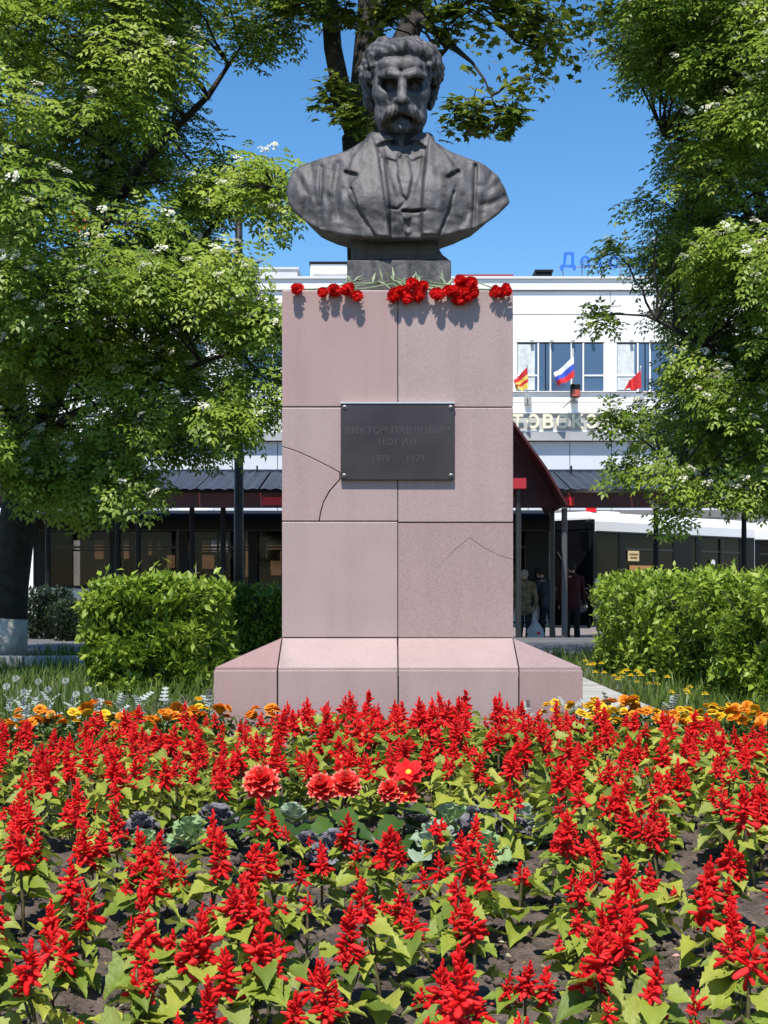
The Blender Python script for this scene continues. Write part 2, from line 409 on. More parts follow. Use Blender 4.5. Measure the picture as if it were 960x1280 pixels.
# things on the roof
M_vent = mat('roof_unit_grey', (.45, .46, .48), .6, var=.1, scale=3)
def roof_unit(px0, px1, py, dep, m, label, top=None):
    y0 = FY + 2.5; t = thing('roof_unit', label, 'roof unit', (XP((px0 + px1) / 2, y0), y0, ZP(352, FY)))
    w = XP(px1, y0) - XP(px0, y0); h = ZP(py, y0) - ZP(352, FY)
    obj('casing', MB().box(-w / 2, w / 2, 0, dep, -.1, h), m, t, bevel=.02)
    obj('lid', MB().box(-w / 2 - .04, w / 2 + .04, -.05, dep + .05, h + .003, h + .07), top or m, t)
    for k in range(3): obj('grille_slat', MB().box(-w / 2 + .1, w / 2 - .1, -.03, -.004, h * (.25 + .2 * k), h * (.32 + .2 * k)), M_ledge, t)
roof_unit(388, 438, 330, 2.0, M_white, 'white rooftop plant box with dark lid beside the bust neck', M_black)
roof_unit(316, 372, 337, 1.5, M_vent, 'low grey rooftop duct near the rowan crown')
roof_unit(670, 690, 340, 1.0, M_black, 'small black rooftop vent box')
roof_unit(572, 640, 346, 1.0, mat('maroon_roof_unit', (.22, .03, .03), .6), 'low maroon rooftop housing')
obj_m = thing('antenna', 'thin rooftop antenna rod beside the white plant box', 'antenna', (XP(391, 46.5), 46.5, ZP(352, FY)))
obj('rod', MB().tube([(0, 0, 0), (0, 0, 1.0)], .012, 6), M_steel, obj_m); obj('foot', MB().box(-.06, .06, -.06, .06, -.1, .05), M_steel, obj_m)
# flags
def flag(cloth, pole, stripes, label, name='flag', weights=None):
    "cloth: four photo corners pole-top, pole-bottom, fly-bottom, fly-top"
    y0 = FY - .9; t = thing(name, label, 'flag', P(pole[0][0], pole[0][1], FY))
    o = t.location; A, B, C, D = [P(p[0], p[1], y0) - o for p in cloth]; n = len(stripes); NU = 14
    bounds = weights or [k / n for k in range(n + 1)]
    for k, m in enumerate(stripes):
        mb = MB(); vs = []
        for i in range(NU + 1):
            u = i / NU
            for j in range(4):
                v = bounds[k] + (bounds[k + 1] - bounds[k]) * j / 3
                p = (A * (1 - u) + D * u) * (1 - v) + (B * (1 - u) + C * u) * v
                p = p + Vector((.02, -.14, .03)) * math.sin(u * 8 + v * 1.5) * (.3 + u)
                vs.append(p)
        fs = [(i * 4 + j, i * 4 + j + 1, i * 4 + 5 + j, i * 4 + 4 + j) for i in range(NU) for j in range(3)]
        obj('stripe', MB().add(vs, fs), m, t, smooth=True)
    top = P(pole[1][0], pole[1][1], y0) - o
    obj('flagpole', MB().tube([(0, .05, 0), Vector((top.x * .8, -.5, top.z * .15)), top], .025, 6), M_frame, t)
    obj('bracket', MB().box(-.1, .1, -.1, .2, -.14, .1), M_ledge, t)
fm = lambda n, c: mat(n, c, .8)
F_w, F_b, F_r, F_y, F_r2 = fm('flag_white', (.8, .8, .8)), fm('flag_blue', (.04, .09, .5)), fm('flag_red', (.68, .03, .03)), fm('flag_yellow', (.72, .55, .12)), fm('flag_dark_red', (.55, .02, .025))
flag([(717, 446), (717.5, 472), (697, 483), (690, 469)], [(718, 498), (716.5, 436)], [F_w, F_b, F_r], 'white blue and red striped flag below the facade windows')
flag([(659, 459), (660, 486), (645, 489), (640, 478)], [(660, 500), (659, 455)], [F_r2, F_y, F_r2, F_y], 'red and yellow flag flying close to the pink pedestal', weights=[0, .34, .55, .72, 1])
flag([(801, 463), (801, 486), (780, 488), (784, 478)], [(801, 500), (801, 458)], [F_r2], 'plain red flag half hidden by rowan sprays')
lamp = thing('wall_lamp', 'small dark lamp on the facade below the tricolour flag', 'lamp', P(719, 492, FY - .5))
obj('housing', MB().box(-.14, .14, -.15, .15, -.12, .28), M_black, lamp, bevel=.03)
obj('glow_plate', MB().box(-.12, .12, -.17, -.153, -.1, .1), mat('lamp_red_glass', (.4, .08, .05), .3), lamp)
obj('arm', MB().tube([(0, .15, -.1), (-.3, .6, -.35)], .02, 6), M_steel, lamp)

# =================================================================== shelter canopy
M_tile = mat('dark_blue_metal_tile', (.016, .019, .028), .38, var=.4, scale=5, spec=.35)
M_fascia = mat('dark_red_fascia', (.07, .003, .005), .45, var=.3, scale=1.5)
M_redroof = mat('red_gable_cladding', (.04, .002, .003), .5, var=.2, scale=1.2)
M_post = mat('grey_post_paint', (.02, .02, .021), .4)
can = thing('shelter_canopy', 'long bus shelter canopy with dark blue metal tiles and red fascia', 'shelter', (0, 0, .1))
CY0, CY1, CY2 = 27.0, 29.6, 31.0
ce = ZP(616, CY0) - .1; cr_ = ZP(591, CY1) - .1
def tile_sheet(x0, x1):
    xs = np.arange(x0, x1 + .001, .0275); ts = np.linspace(0, 1, 25); X, T = np.meshgrid(xs, ts, indexing='ij')
    z = ce + (cr_ - ce) * T + .032 * np.abs(np.sin(np.pi * X / .21)) ** .8 + .022 * (1 - (T * 8) % 1)
    V = np.stack([X, CY0 - .42 + (CY1 - CY0 + .42) * T, z], -1).reshape(-1, 3); ny = len(ts)
    i = (np.arange(len(xs) - 1)[:, None] * ny + np.arange(ny - 1)[None]).ravel()
    return mesh_np('roof_sheet', V, [np.stack([i, i + ny, i + ny + 1, i + 1], 1)])
x = -9.24
while x < 11.5:
    if not (.55 < x + .5 < 2.75): obj('roof_sheet', tile_sheet(x, x + 1.15), M_tile, can)
    x += 1.155
obj('ridge_cap', MB().prism([(CY1 - .14, cr_ - .02), (CY1, cr_ + .07), (CY1 + .14, cr_ - .02)], -9.3, 11.6, 'x'), M_tile, can)
for k in range(26): obj('snow_guard_bracket', MB().box(-9 + k * .8, -8.97 + k * .8, CY1 - .3, CY1 - .22, cr_ - .02, cr_ + .12), M_black, can)
obj('back_slope', MB().prism([(CY1 + .02, cr_ - .03), (CY1 + .02, cr_ + .0), (CY2, cr_ - .32), (CY2, cr_ - .36)], -9.2, 11.5, 'x'), M_tile, can)
obj('soffit', MB().box(-9.2, 11.5, CY0 + .06, CY2, ce - .05, ce - .012), M_dark, can)
zb = ZP(635, CY0) - .1
obj('fascia_board', MB().box(-9.25, 11.55, CY0 - .06, CY0, zb, ce + .0), M_fascia, can)
obj('fascia_trim', MB().box(-9.25, 11.55, CY0 - .085, CY0 - .063, zb + .01, zb + .05), M_fascia, can)
for px in (-10, 60, 147, 173, 240, 299 - 20, 690, 820, 930):
    xx = XP(px, CY0 + .5); obj('post', MB().tube([(xx, CY0 + .5, -.02), (xx, CY0 + .5, ce - .05)], .05, 10), M_black if px != 690 else M_post, can)
xx = XP(705.5, CY0 + .1); obj('post', MB().tube([(xx, CY0 + .1, -.02), (xx, CY0 + .1, zb)], .055, 12), mat('steel_post', (.07, .07, .072), .4), can)
obj('post_bracket', MB().box(xx - .16, xx + .16, CY0 - .13, CY0 - .09, zb + .04, zb + .2), mat('bright_red_bracket', (.6, .01, .01), .5), can)
for px in (352, 150): obj('fascia_badge', MB().box(XP(px, CY0) - .35, XP(px, CY0) + .35, CY0 - .1, CY0 - .088, zb + .05, zb + .2), mat('bright_red_badge', (.5, .01, .015), .5), can)  # bright red boxes paint sun dapples on the fascia
# red gable over the shelter entrance
gab = thing('entrance_gable', 'deep red gable roof over the shelter entrance beside the pedestal', 'gable', (XP(590, 26.2), 26.2, .1))
ga = lambda px, py: ((px - 590) / F * 26.2, ZP(py, 26.2) - .1)
lp = [(590, 466), (678, 588), (704, 634), (701.5, 634), (675.5, 589.5), (590, 470), (504.5, 589.5), (478.5, 634), (476, 634), (502, 588)]
obj('gable_roof', MB().prism([ga(*p) for p in lp], -.7, 2.6), M_redroof, gab)
obj('gable_face', MB().prism([ga(*p) for p in ((590, 470.5), (675, 590), (700.5, 633), (479.5, 633), (505, 590))], .1, .18), M_redroof, gab)
obj('corrugated_awning', MB().prism([(ga(640, 0)[0] + k * .035, ga(0, 612)[1] + (.16 - .0 * k) + (.02 if k % 2 else 0)) for k in range(-20, 7)] + [(ga(640, 0)[0] + k * .035, ga(0, 613)[1]) for k in range(6, -21, -1)], -.5, -.11), mat('pink_red_awning', (.35, .012, .025), .5), gab)
obj('downpipe', MB().tube([(ga(646, 0)[0], -.3, ga(0, 612)[1]), (ga(646, 0)[0], -.3, -.02)], .05, 8), M_post, gab)

# =================================================================== kiosk behind the buses
kio = thing('kiosk', 'tan panelled kiosk seen through the windows of the dark bus', 'kiosk', (XP(225, 39), 39, .1))
kw = lambda px: XP(px, 39) - XP(225, 39)
obj('wall', MB().box(kw(100), kw(372), 0, 2, 0, 2.7), mat('dark_kiosk_glazing', (.012, .011, .010), .3), kio)  # wall coloured dark in place of the unlit silhouettes inside the bus
obj('roof', MB().box(kw(95), kw(376), -.25, 2.2, 2.703, 2.85), M_black, kio)
kz = lambda py: ZP(py, 39) - .1
for a, b_, t_, u_ in ((119, 130, 671, 699), (155, 168, 671, 700), (186, 190, 671, 694), (198, 201, 671, 688), (209, 219, 694, 710), (236, 246, 672, 690), (249, 262, 672, 690), (241, 268, 694, 711), (307, 316, 670, 721), (331, 352, 678, 719)):
    obj('tan_panel', MB().box(kw(a), kw(b_), -.05, -.003, kz(u_), kz(t_)), M_tan, kio)
for a, b_, t_, u_ in ((334, 350, 689, 700),): obj('hatch', MB().box(kw(a), kw(b_), -.07, -.052, kz(u_), kz(t_)), M_dark, kio)
obj('notice_board', MB().box(kw(264), kw(285), -.06, -.003, kz(690), kz(672)), M_white, kio)

# =================================================================== buses
M_buswhite = mat('white_bus_paint', (.80, .80, .81), .25, var=.03, scale=1, spec=.6)
M_busblack = mat('black_bus_panel', (.006, .006, .007), .35, spec=.2)
M_tint = glass_mat('tinted_bus_glass', (.62, .6, .58))
M_tyre = mat('tyre_rubber', (.015, .015, .015), .9); M_rim = mat('wheel_rim', (.3, .3, .31), .4, metal=.5)
M_seat = mat('dark_seat_fabric', (.006, .006, .009), .9, spec=.1)
M_amber = mat('amber_lens', (.8, .16, .01), .25); M_redlens = mat('red_lens', (.7, .01, .01), .3); M_clear = mat('headlamp_lens', (.6, .6, .62), .1, metal=.5)
def wheel(bus, x, y, s):
    w = thing_part('wheel', bus)
    n = 20
    pr = [(.24, -.13), (.42, -.13), (.47, -.07), (.47, .07), (.42, .13), (.24, .13)]
    vs = [(x + math.cos(2 * math.pi * k / n) * r, y + d, .47 + math.sin(2 * math.pi * k / n) * r) for k in range(n) for r, d in pr]
    obj('tyre', MB().add(vs, [(k * 6 + j, k * 6 + j + 1, ((k + 1) % n) * 6 + j + 1, ((k + 1) % n) * 6 + j) for k in range(n) for j in range(5)]), M_tyre, w, smooth=True)
    obj('rim', MB().tube([(x, y + s * .06, .47), (x, y + s * .1, .47), (x, y + s * .12, .47)], [.25, .24, .1], 16), M_rim, w)
def thing_part(name, parent):
    o = bpy.data.objects.new(name, None); o.empty_display_size = .05; return link(o, parent)
M_darkglass = mat('black_bus_glass', (.005, .005, .006), .08, spec=.12)
def make_bus(label, loc, rz, L, upper, wins, doors, front_black=True, M_tint=M_tint, sill=1.18, H=2.88, W=2.45, beacon=False):
    "near side is y = 0, front is x = 0; the bus runs along +x"
    b = thing('bus', label, 'bus', loc, rz)
    # lower body, sides and ends with rounded section
    sec = [(0, .38), (0, sill), (W, sill), (W, .38), (W - .05, .33), (.05, .33)]
    lw = obj('lower_body', MB().prism(sec, .06, L - .04, 'x'), M_buswhite, b, bevel=.03)
    obj('skirt_line', MB().box(.1, L - .1, -.012, -.002, .42, .46), M_black, b)
    rf = [(0, 2.42), (0, 2.66), (.08, 2.8), (.3, H), (W - .3, H), (W - .08, 2.8), (W, 2.66), (W, 2.42)]
    roof = obj('roof', MB().prism(rf, .05, L - .03, 'x'), upper, b, bevel=.02)
    for hx in (L * .3, L * .62):
        obj('roof_hatch', MB().prism([(hx + .42 * math.cos(a * math.pi / 8), W / 2 + .35 * math.sin(a * math.pi / 8)) for a in range(16)], H + .003, H + .09, 'z'), M_buswhite, roof, bevel=.03)
    obj('drip_rail', MB().box(.1, L - .1, -.03, -.002, 2.415, 2.45), M_post, b)
    edges = sorted(set([0.05, L - .05] + [e for w in wins + doors for e in w[:2]]))
    for y0, y1 in ((0.0, .07), (W - .07, W)):
        for e0, e1 in zip(edges[:-1], edges[1:]):
            if not any(abs(e0 - w[0]) < .01 and abs(e1 - w[1]) < .01 for w in wins + doors):
                obj('pillar', MB().box(e0, e1, y0 + .002, y1 - .002, sill + .002, 2.418), M_busblack, b)
        for w0, w1 in [w[:2] for w in wins] + [w[:2] for w in doors]:
            win = obj('window', MB().box(w0, w1, y0 + .02, y0 + .03, sill + .06, 2.40), M_tint, b)
            obj('frame', MB().box(w0, w1, y0 + .005, y0 + .055, sill + .003, sill + .06).box(w0, w0 + .04, y0 + .005, y0 + .055, sill + .06, 2.417).box(w1 - .04, w1, y0 + .005, y0 + .055, sill + .06, 2.417), M_busblack, win)
            if w1 - w0 > .9: obj('sliding_rail', MB().box(w0 + .04, w1 - .04, y0 + .008, y0 + .05, 2.05, 2.09), M_post, win)
    for d0, d1 in [d[:2] for d in doors]:
        dr = obj('door', MB().box(d0, d1, -.03, -.004, .36, sill + .058), M_busblack, b)
        obj('door_glass', MB().box(d0 + .08, (d0 + d1) / 2 - .04, -.035, -.031, .5, 1.2).box((d0 + d1) / 2 + .04, d1 - .08, -.035, -.031, .5, 1.2), M_busblack, dr)
        obj('door_leaf_edge', MB().box((d0 + d1) / 2 - .02, (d0 + d1) / 2 + .02, -.04, -.004, .38, 2.38), M_post, dr)
        obj('handrail', MB().tube([(d0 + .22, -.06, 1.0), (d0 + .22, -.06, 1.7)], .016, 6), M_clear, dr)
    # front and back
    fm_ = M_busblack if front_black else M_buswhite
    obj('front_panel', MB().prism([(.02, .36), (.02, 1.16), (W - .02, 1.16), (W - .02, .36)], .0, .058, 'x'), fm_, b, bevel=.03)
    ws = obj('windscreen', MB().box(.01, .03, .1, W - .1, 1.2, 2.5), M_tint, b)
    obj('windscreen_frame', MB().box(-.01, .045, .0, .1, 1.17, 2.7).box(-.01, .045, W - .1, W, 1.17, 2.7).box(-.01, .045, .1, W - .1, 2.5, 2.7).box(-.008, .045, W / 2 - .03, W / 2 + .03, 1.2, 2.5), M_busblack, ws)
    obj('roof_edge', MB().box(-.02, .045, .1, W - .1, 2.702, 2.75), M_buswhite, b)
    obj('wiper', MB().tube([(-.03, .5, 1.2), (-.03, 1.0, 2.0)], .012, 5), M_black, ws)
    obj('bumper', MB().box(-.1, -.002, .05, W - .05, .3, .55), M_busblack, b, bevel=.04)
    obj('bumper_trim', MB().box(-.115, -.102, .1, W - .1, .3, .36), M_buswhite, b)
    for yy in (.3, W - .3):
        obj('headlight', MB().tube([(-.04, yy, .78), (.0, yy, .78)], [.12, .14], 14), M_clear, b)
    obj('rear_panel', MB().box(L - .05, L - .01, .02, W - .02, .36, 2.6), M_buswhite, b)
    obj('marker_light', MB().box(.25, .4, -.03, -.004, .98, 1.06), M_amber, b)
    obj('marker_light', MB().box(L * .55, L * .55 + .12, -.03, -.004, .98, 1.06), M_amber, b)
    obj('floor', MB().box(.1, L - .1, .08, W - .08, .5, .56), M_dark, b)
    obj('ceiling_lining', MB().box(.1, L - .1, .08, W - .08, 2.3, 2.4), M_dark, b)
    for k in range(int((L - 1.8) / .8)):
        for yy in (.15, W - .95):
            sx = 1.3 + .8 * k
            st = obj('seat', MB().box(sx, sx + .42, yy, yy + .8, .9, 1.0).box(sx + .36, sx + .46, yy, yy + .8, 1.0, 1.62), M_seat, b, bevel=.03)
            obj('headrest', MB().box(sx + .37, sx + .45, yy + .08, yy + .34, 1.62, 1.86).box(sx + .37, sx + .45, yy + .46, yy + .72, 1.62, 1.86), M_seat, st, bevel=.03)
    for wx in (1.25 if L > 7 else L * .58 + 1.0, L - 1.9):
        wheel(b, wx, .14, -1); wheel(b, wx, W - .14, 1)
    # mirrors on curved arms
    for yy, s in ((.02, -1), (W - .02, 1)):
        mi = obj('mirror_arm', MB().tube([(-.02, yy, 2.62), (-.25, yy + s * .05, 2.66), (-.42, yy + s * .14, 2.6), (-.47, yy + s * .18, 2.4)], .022, 6), M_black, b, smooth=True)
        obj('mirror', MB().box(-.52, -.44, yy + s * .18 - .12, yy + s * .18 + .12, 2.0, 2.42), M_black, mi, bevel=.03)
    if beacon:
        bc = obj('beacon', MB().tube([(.35, .35, H), (.35, .35, H + .05), (.35, .35, H + .2), (.35, .35, H + .24)], [.13, .12, .12, .05], 14), M_redlens, b)
    return b
LB = 11.2
wl = [(.3 + 1.5 * k, .3 + 1.5 * k + 1.38) for k in range(7)]
by = 31.15
make_bus('dark windowed white bus standing behind the shelter posts and the clipped hedge', (XP(42, by), by, .1), 0, LB, M_busblack, [w for w in wl if w[0] not in (wl[2][0],)], [wl[2]])
aR = R(43)
bR = make_bus('white bus parked at an angle with red beacon and curved mirror', (XP(742, 31.6), 31.6, .1), aR, 6.4, M_buswhite, [(.08, .95), (1.1, 3.0), (3.9 - .25, 3.9)], [(4.05, 5.75)], beacon=True, M_tint=M_darkglass, sill=1.40)
def sticker(b, x0, x1, z0, z1, m, rows):
    s = obj('sticker', MB().box(x0, x1, -.012, -.002, z0, z1), m, b)
    for k in range(rows):
        zz = z1 - (k + 1) * (z1 - z0) / (rows + 1); w = (x1 - x0) * (.8 - .15 * (k % 2)); c = (x0 + x1) / 2
        obj('print_line', MB().box(c - w / 2, c + w / 2, -.016, -.013, zz - .018, zz + .018), mat('brown_print', (.3, .12, .04), .6), s)
sticker(bR, 1.22, 1.62, 1.80, 2.03, mat('cream_sticker', (.75, .62, .35), .6), 2)
sticker(bR, 1.28, 2.15, 1.48, 1.70, mat('orange_route_board', (.55, .26, .10), .6), 1)
obj('round_sticker', MB().tube([(4.5, -.045, 1.8), (4.5, -.03, 1.8)], .08, 14), M_buswhite, bR)
obj('windscreen_card', MB().box(.034, .038, 1.15, 1.45, 2.0, 2.2), mat('pink_card', (.7, .4, .38), .7), bR)
make_bus('white bus waiting beyond the angled bus, half hidden by rowan leaves', (XP(905, 36.5), 36.5, .1), R(24), 8.0, M_buswhite, [(.08, .95), (1.1, 2.6), (4.3, 5.8), (5.9, 7.4)], [(2.7, 4.2)], front_black=False, M_tint=M_darkglass)

# =================================================================== people at the shelter
M_skin = mat('skin', (.55, .32, .24), .6); M_greyhair = mat('grey_hair', (.38, .37, .36), .8, var=.3, scale=40, bump=.5)
M_camo = mat('olive_camouflage_jacket', (.10, .085, .04), .9, col2=(.26, .20, .12), scale=9, detail=2)
M_navy = mat('dark_blue_jacket', (.035, .045, .065), .85, var=.3, scale=10)
M_trou = mat('black_trousers', (.012, .012, .014), .9); M_shoe = mat('black_shoes', (.015, .013, .012), .5)
M_darkhair = mat('dark_hair', (.02, .016, .013), .7, bump=.5, scale=30); M_maroon = mat('maroon_top', (.045, .005, .008), .85)
def person(label, loc, rz, H, jacket, hair, lean=0.0, hem=.72, arm=((.26, -.02, .78), (.27, -.05, .62)), arm2=None, stride=.1):
    "figure faces -y in its own space; one continuous body, clothes as children"
    p = thing('person', label, 'person', loc, rz); k = H / 1.70; ly = lambda z: -lean * max(0, z - .9)
    hv = .014
    def lim(S, r0):                                  # shared skeleton
        for s in (-1, 1):
            st = stride * s
            S.add(S.cap((.09 * s, 0, .88), (.10 * s, -st * .6 - .01, .48), .082 + r0, .058 + r0), .05)
            S.add(S.cap((.10 * s, -st * .6 - .01, .48), (.10 * s, -st * .5 + .03, .09), .056 + r0, .04 + r0), .03)
    def arms(S, r0, hands):
        for s in (-1, 1):
            e, w = (arm if (s == 1 or arm2 is None) else arm2)
            sh = (.19 * s, ly(1.36), 1.36); e = (e[0] * s, e[1] + ly(1.1), e[2] + .32); w = (w[0] * s, w[1] + ly(.9), w[2] + .22)
            S.add(S.cap(sh, e, .052 + r0, .043 + r0), .04); S.add(S.cap(e, w, .042 + r0, .03 + r0), .02)
            if hands:
                S.add(S.ell((w[0], w[1] - .005, w[2] - .06), (.022, .04, .05)), .02)
                for f in range(4):
                    fy = w[1] - .032 + f * .02; S.add(S.cap((w[0], fy, w[2] - .09), (w[0] - .012 * s, fy - .006, w[2] - .15 + abs(f - 1.5) * .008), .009, .007), .006)
                S.add(S.cap((w[0], w[1] - .03, w[2] - .05), (w[0] - .005 * s, w[1] - .06, w[2] - .1), .011, .008), .01)
    S = Sdf((-.42, -.5, -.02), (.42, .35, 1.74), hv)
    lim(S, 0); S.add(S.ell((0, 0, .95), (.165, .11, .14)), .06); S.add(S.cap((0, ly(1.05), 1.05), (0, ly(1.3), 1.30), .13, .15), .08)
    S.add(S.cap((-.13, ly(1.38), 1.37), (.13, ly(1.38), 1.37), .07), .06); arms(S, 0, True)
    S.add(S.cap((0, ly(1.4), 1.40), (0, ly(1.5) - .01, 1.52), .055), .03)
    hy = ly(1.6) - .015
    S.add(S.ell((0, hy, 1.60), (.075, .095, .108)), .03); S.add(S.ell((0, hy - .045, 1.54), (.05, .045, .05)), .03)
    S.add(S.cap((0, hy - .09, 1.61), (0, hy - .112, 1.575), .009, .013), .012)
    for s in (-1, 1):
        S.add(S.ell((.077 * s, hy + .005, 1.59), (.012, .022, .032)), .008); S.sub(S.ell((.03 * s, hy - .1, 1.612), (.016, .014, .01)), .01)
        S.add(S.cap((.10 * s, -stride * s * .5 + .03, .06), (.11 * s, -stride * s * .5 - .12, .035), .045, .035), .03)
    S.sub(S.cap((-.02, hy - .093, 1.53), (.02, hy - .093, 1.53), .005), .006)
    body = obj('body', S.mesh('body', Matrix.Scale(k, 4)), M_skin, p)
    S = Sdf((-.46, -.55, .5), (.46, .4, 1.5), hv)
    S.add(S.cap((0, ly(1.0), hem + .14), (0, ly(1.3), 1.28), .185, .165)); S.add(S.cap((-.14, ly(1.38), 1.36), (.14, ly(1.38), 1.36), .085), .07)
    S.add(S.ell((0, 0, hem + .12), (.20, .165, .14)), .05); arms(S, .016, False)
    S.add(S.cap((0, ly(1.42), 1.41), (0, ly(1.44), 1.46), .085, .08), .03)
    S.F = S.F + .010 * vnoise(S.X, S.Y, S.Z, 28, 4); S.sub(S.box((0, 0, hem - .25), (1, 1, .25), .01))
    jk = obj('jacket', S.mesh('jacket', Matrix.Scale(k, 4)), jacket, p)
    S = Sdf((-.3, -.4, .05), (.3, .35, 1.0), hv); lim(S, .016); S.add(S.ell((0, 0, .92), (.175, .125, .13)), .05); S.F = S.F + .006 * vnoise(S.X, S.Y, S.Z, 35, 2); S.sub(S.box((0, 0, -.1), (1, 1, .17), .01))
    obj('trousers', S.mesh('trousers', Matrix.Scale(k, 4)), M_trou, p)
    S = Sdf((-.13, hy - .15, 1.45), (.13, hy + .15, 1.75), .009)
    S.add(S.ell((0, hy + .012, 1.622), (.088, .102, .103))); S.sub(S.ell((0, hy - .09, 1.565), (.075, .085, .075)), .02); S.sub(S.box((0, 0, 1.4), (1, 1, .125), .01)); S.F = S.F + .005 * vnoise(S.X, S.Y, S.Z, 90, 1)
    obj('hair', S.mesh('hair', Matrix.Scale(k, 4)), hair, p)
    S = Sdf((-.2, -.3, -.02), (.2, .2, .14), .012)
    for s in (-1, 1): S.add(S.cap((.10 * s, -stride * s * .5 + .035, .06), (.11 * s, -stride * s * .5 - .13, .042), .055, .045))
    S.sub(S.box((0, 0, -.1), (1, 1, .1), .0)); obj('shoes', S.mesh('shoes', Matrix.Scale(k, 4)), M_shoe, p)
    return p
PY = 30.6
person('grey haired person in an olive camouflage jacket standing beside the pedestal', (XP(655.5, PY), PY, .1), R(165), 1.56, M_camo, M_greyhair, hem=.66)
person('person in a dark blue jacket leaning forward with a carrier bag', (XP(684, PY + .2), PY + .2, .1), R(215), 1.60, M_navy, M_darkhair, lean=.32, hem=.78, arm=((.27, -.12, .76), (.30, -.22, .60)))
person('person in a maroon top waiting by the bus door behind the steel post', (XP(715, 31.0), 31.0, .1), R(190), 1.72, M_maroon, M_darkhair, stride=.03)
S = Sdf((-.25, -.2, -.05), (.25, .2, .75), .014)
S.add(S.ell((0, 0, .19), (.185, .12, .19))); S.add(S.cap((0, 0, .3), (0, 0, .48), .12, .035), .1); S.add(S.cap((-.03, 0, .46), (-.012, 0, .64), .018), .03); S.add(S.cap((.03, 0, .46), (.012, 0, .64), .018), .03)
S.F = S.F + .012 * vnoise(S.X, S.Y, S.Z, 26, 8) + .006 * vnoise(S.X, S.Y, S.Z, 70, 9)
bag = thing('carrier_bag', 'white plastic carrier bag with red mark hanging between the two people', 'bag', (XP(669, PY - .1), PY - .1, .12))
obj('bag_body', S.mesh('bag_body'), leaf_mat('white_plastic', [(.7, .7, .72), (.8, .8, .82)], .3), bag)
S = Sdf((-.12, -.2, .1), (.15, 0, .3), .012); S.add(S.ell((.05, -.112, .21), (.05, .02, .035))); S.F = S.F + .006 * vnoise(S.X, S.Y, S.Z, 60, 3)
obj('printed_mark', S.mesh('printed_mark'), M_redl, bag)

# =================================================================== bench and post
M_iron = mat('black_cast_iron', (.012, .012, .012), .5); M_slat = mat('white_bench_slat', (.6, .6, .6), .6, var=.1, scale=6)
yb = 22.0; gb = float(gz(0, yb))
bn = thing('park_bench', 'white slatted bench with black scrolled iron legs behind the whitewashed trunk', 'bench', (XP(40, yb), yb, gb))
for k in range(4): obj('slat', MB().box(-1.5, .06, -.02 + .11 * k, .06 + .11 * k, .33, .36), M_slat, bn)
for k in range(3): obj('back_slat', MB().box(-1.5, .06, .46 + .02 * k, .485 + .02 * k, .45 + .11 * k, .53 + .11 * k), M_slat, bn)
for xx in (-1.3, 0.0):
    lg = [(xx, .0, 0), (xx, -.03, .1), (xx, .06, .2), (xx, .0, .31), (xx, .2, .325), (xx, .42, .325), (xx, .36, .2), (xx, .44, .1), (xx, .42, 0)]
    obj('leg', MB().tube(lg, .025, 6).tube([(xx, .21 + .09 * math.cos(a * .7), .17 + .09 * math.sin(a * .7)) for a in range(10)], .016, 6).tube([(xx, .42, .32), (xx, .5, .78)], .022, 6), M_iron, bn)
yp = 15.0; gp = float(gz(0, yp))
po = thing('metal_post', 'slim dark metal post rising through the rowan crown behind the hedge', 'post', (XP(298.5, yp), yp, gp))
obj('shaft', MB().tube([(0, 0, 0), (0, 0, 1.2), (0, 0, 4.6)], [.055, .05, .038], 12), mat('dark_post_paint', (.02, .022, .026), .5, var=.3, scale=6), po, smooth=True)
obj('base_flange', MB().tube([(0, 0, 0), (0, 0, .03), (0, 0, .25)], [.11, .11, .07], 12), M_iron, po)
obj('top_cap', MB().tube([(0, 0, 4.6), (0, 0, 4.66)], [.05, .02], 12), M_iron, po)

# =================================================================== foliage kit
def place(T, faces, p, d, n, s, rnd):
    "copies of a leaf template T (k,3: along, across, normal) at p with direction d and normal n"
    d = d / np.linalg.norm(d, axis=1, keepdims=True)
    n = n - d * (n * d).sum(1, keepdims=True); n /= np.linalg.norm(n, axis=1, keepdims=True) + 1e-9
    b = np.cross(n, d)
    V = p[:, None] + s[:, None, None] * (T[None, :, :1] * d[:, None] + T[None, :, 1:2] * b[:, None] + T[None, :, 2:] * n[:, None])
    k = len(T); off = k * np.arange(len(p))[:, None, None]
    return V.reshape(-1, 3), [(f[None] + off).reshape(-1, f.shape[1]) for f in faces], np.repeat(rnd, k)
def join(parts):
    Vs, Fs, As = [], {}, []; o = 0
    for V, fs, a in parts:
        Vs.append(V); As.append(a)
        for f in fs: Fs.setdefault(f.shape[1], []).append(f + o)
        o += len(V)
    return np.concatenate(Vs), [np.concatenate(v) for v in Fs.values()], np.concatenate(As)
def rowan_template(pairs=5):
    V = []; Fq = []
    def leaflet(base, ang, L, w, droop):
        ca, sa = math.cos(ang), math.sin(ang); i = len(V)
        for (u, v, z) in ((0, 0, 0), (.45 * L, w, .12 * w), (L, 0, -droop * L), (.45 * L, -w, .12 * w)):
            V.append((base + u * ca - v * sa, u * sa + v * ca, z - .25 * abs(base) ** 2))
        Fq.append((i, i + 1, i + 2, i + 3))
    for k in range(pairs):
        b = .22 + .60 * k / (pairs - 1); L = .36 * (1 - .2 * abs(k - 1) / 2)
        leaflet(b, R(58), L, .082, .3); leaflet(b, R(-58), L, .082, .3)
    leaflet(.88, 0, .32, .082, .3)
    return np.array(V, float), [np.array(Fq)]
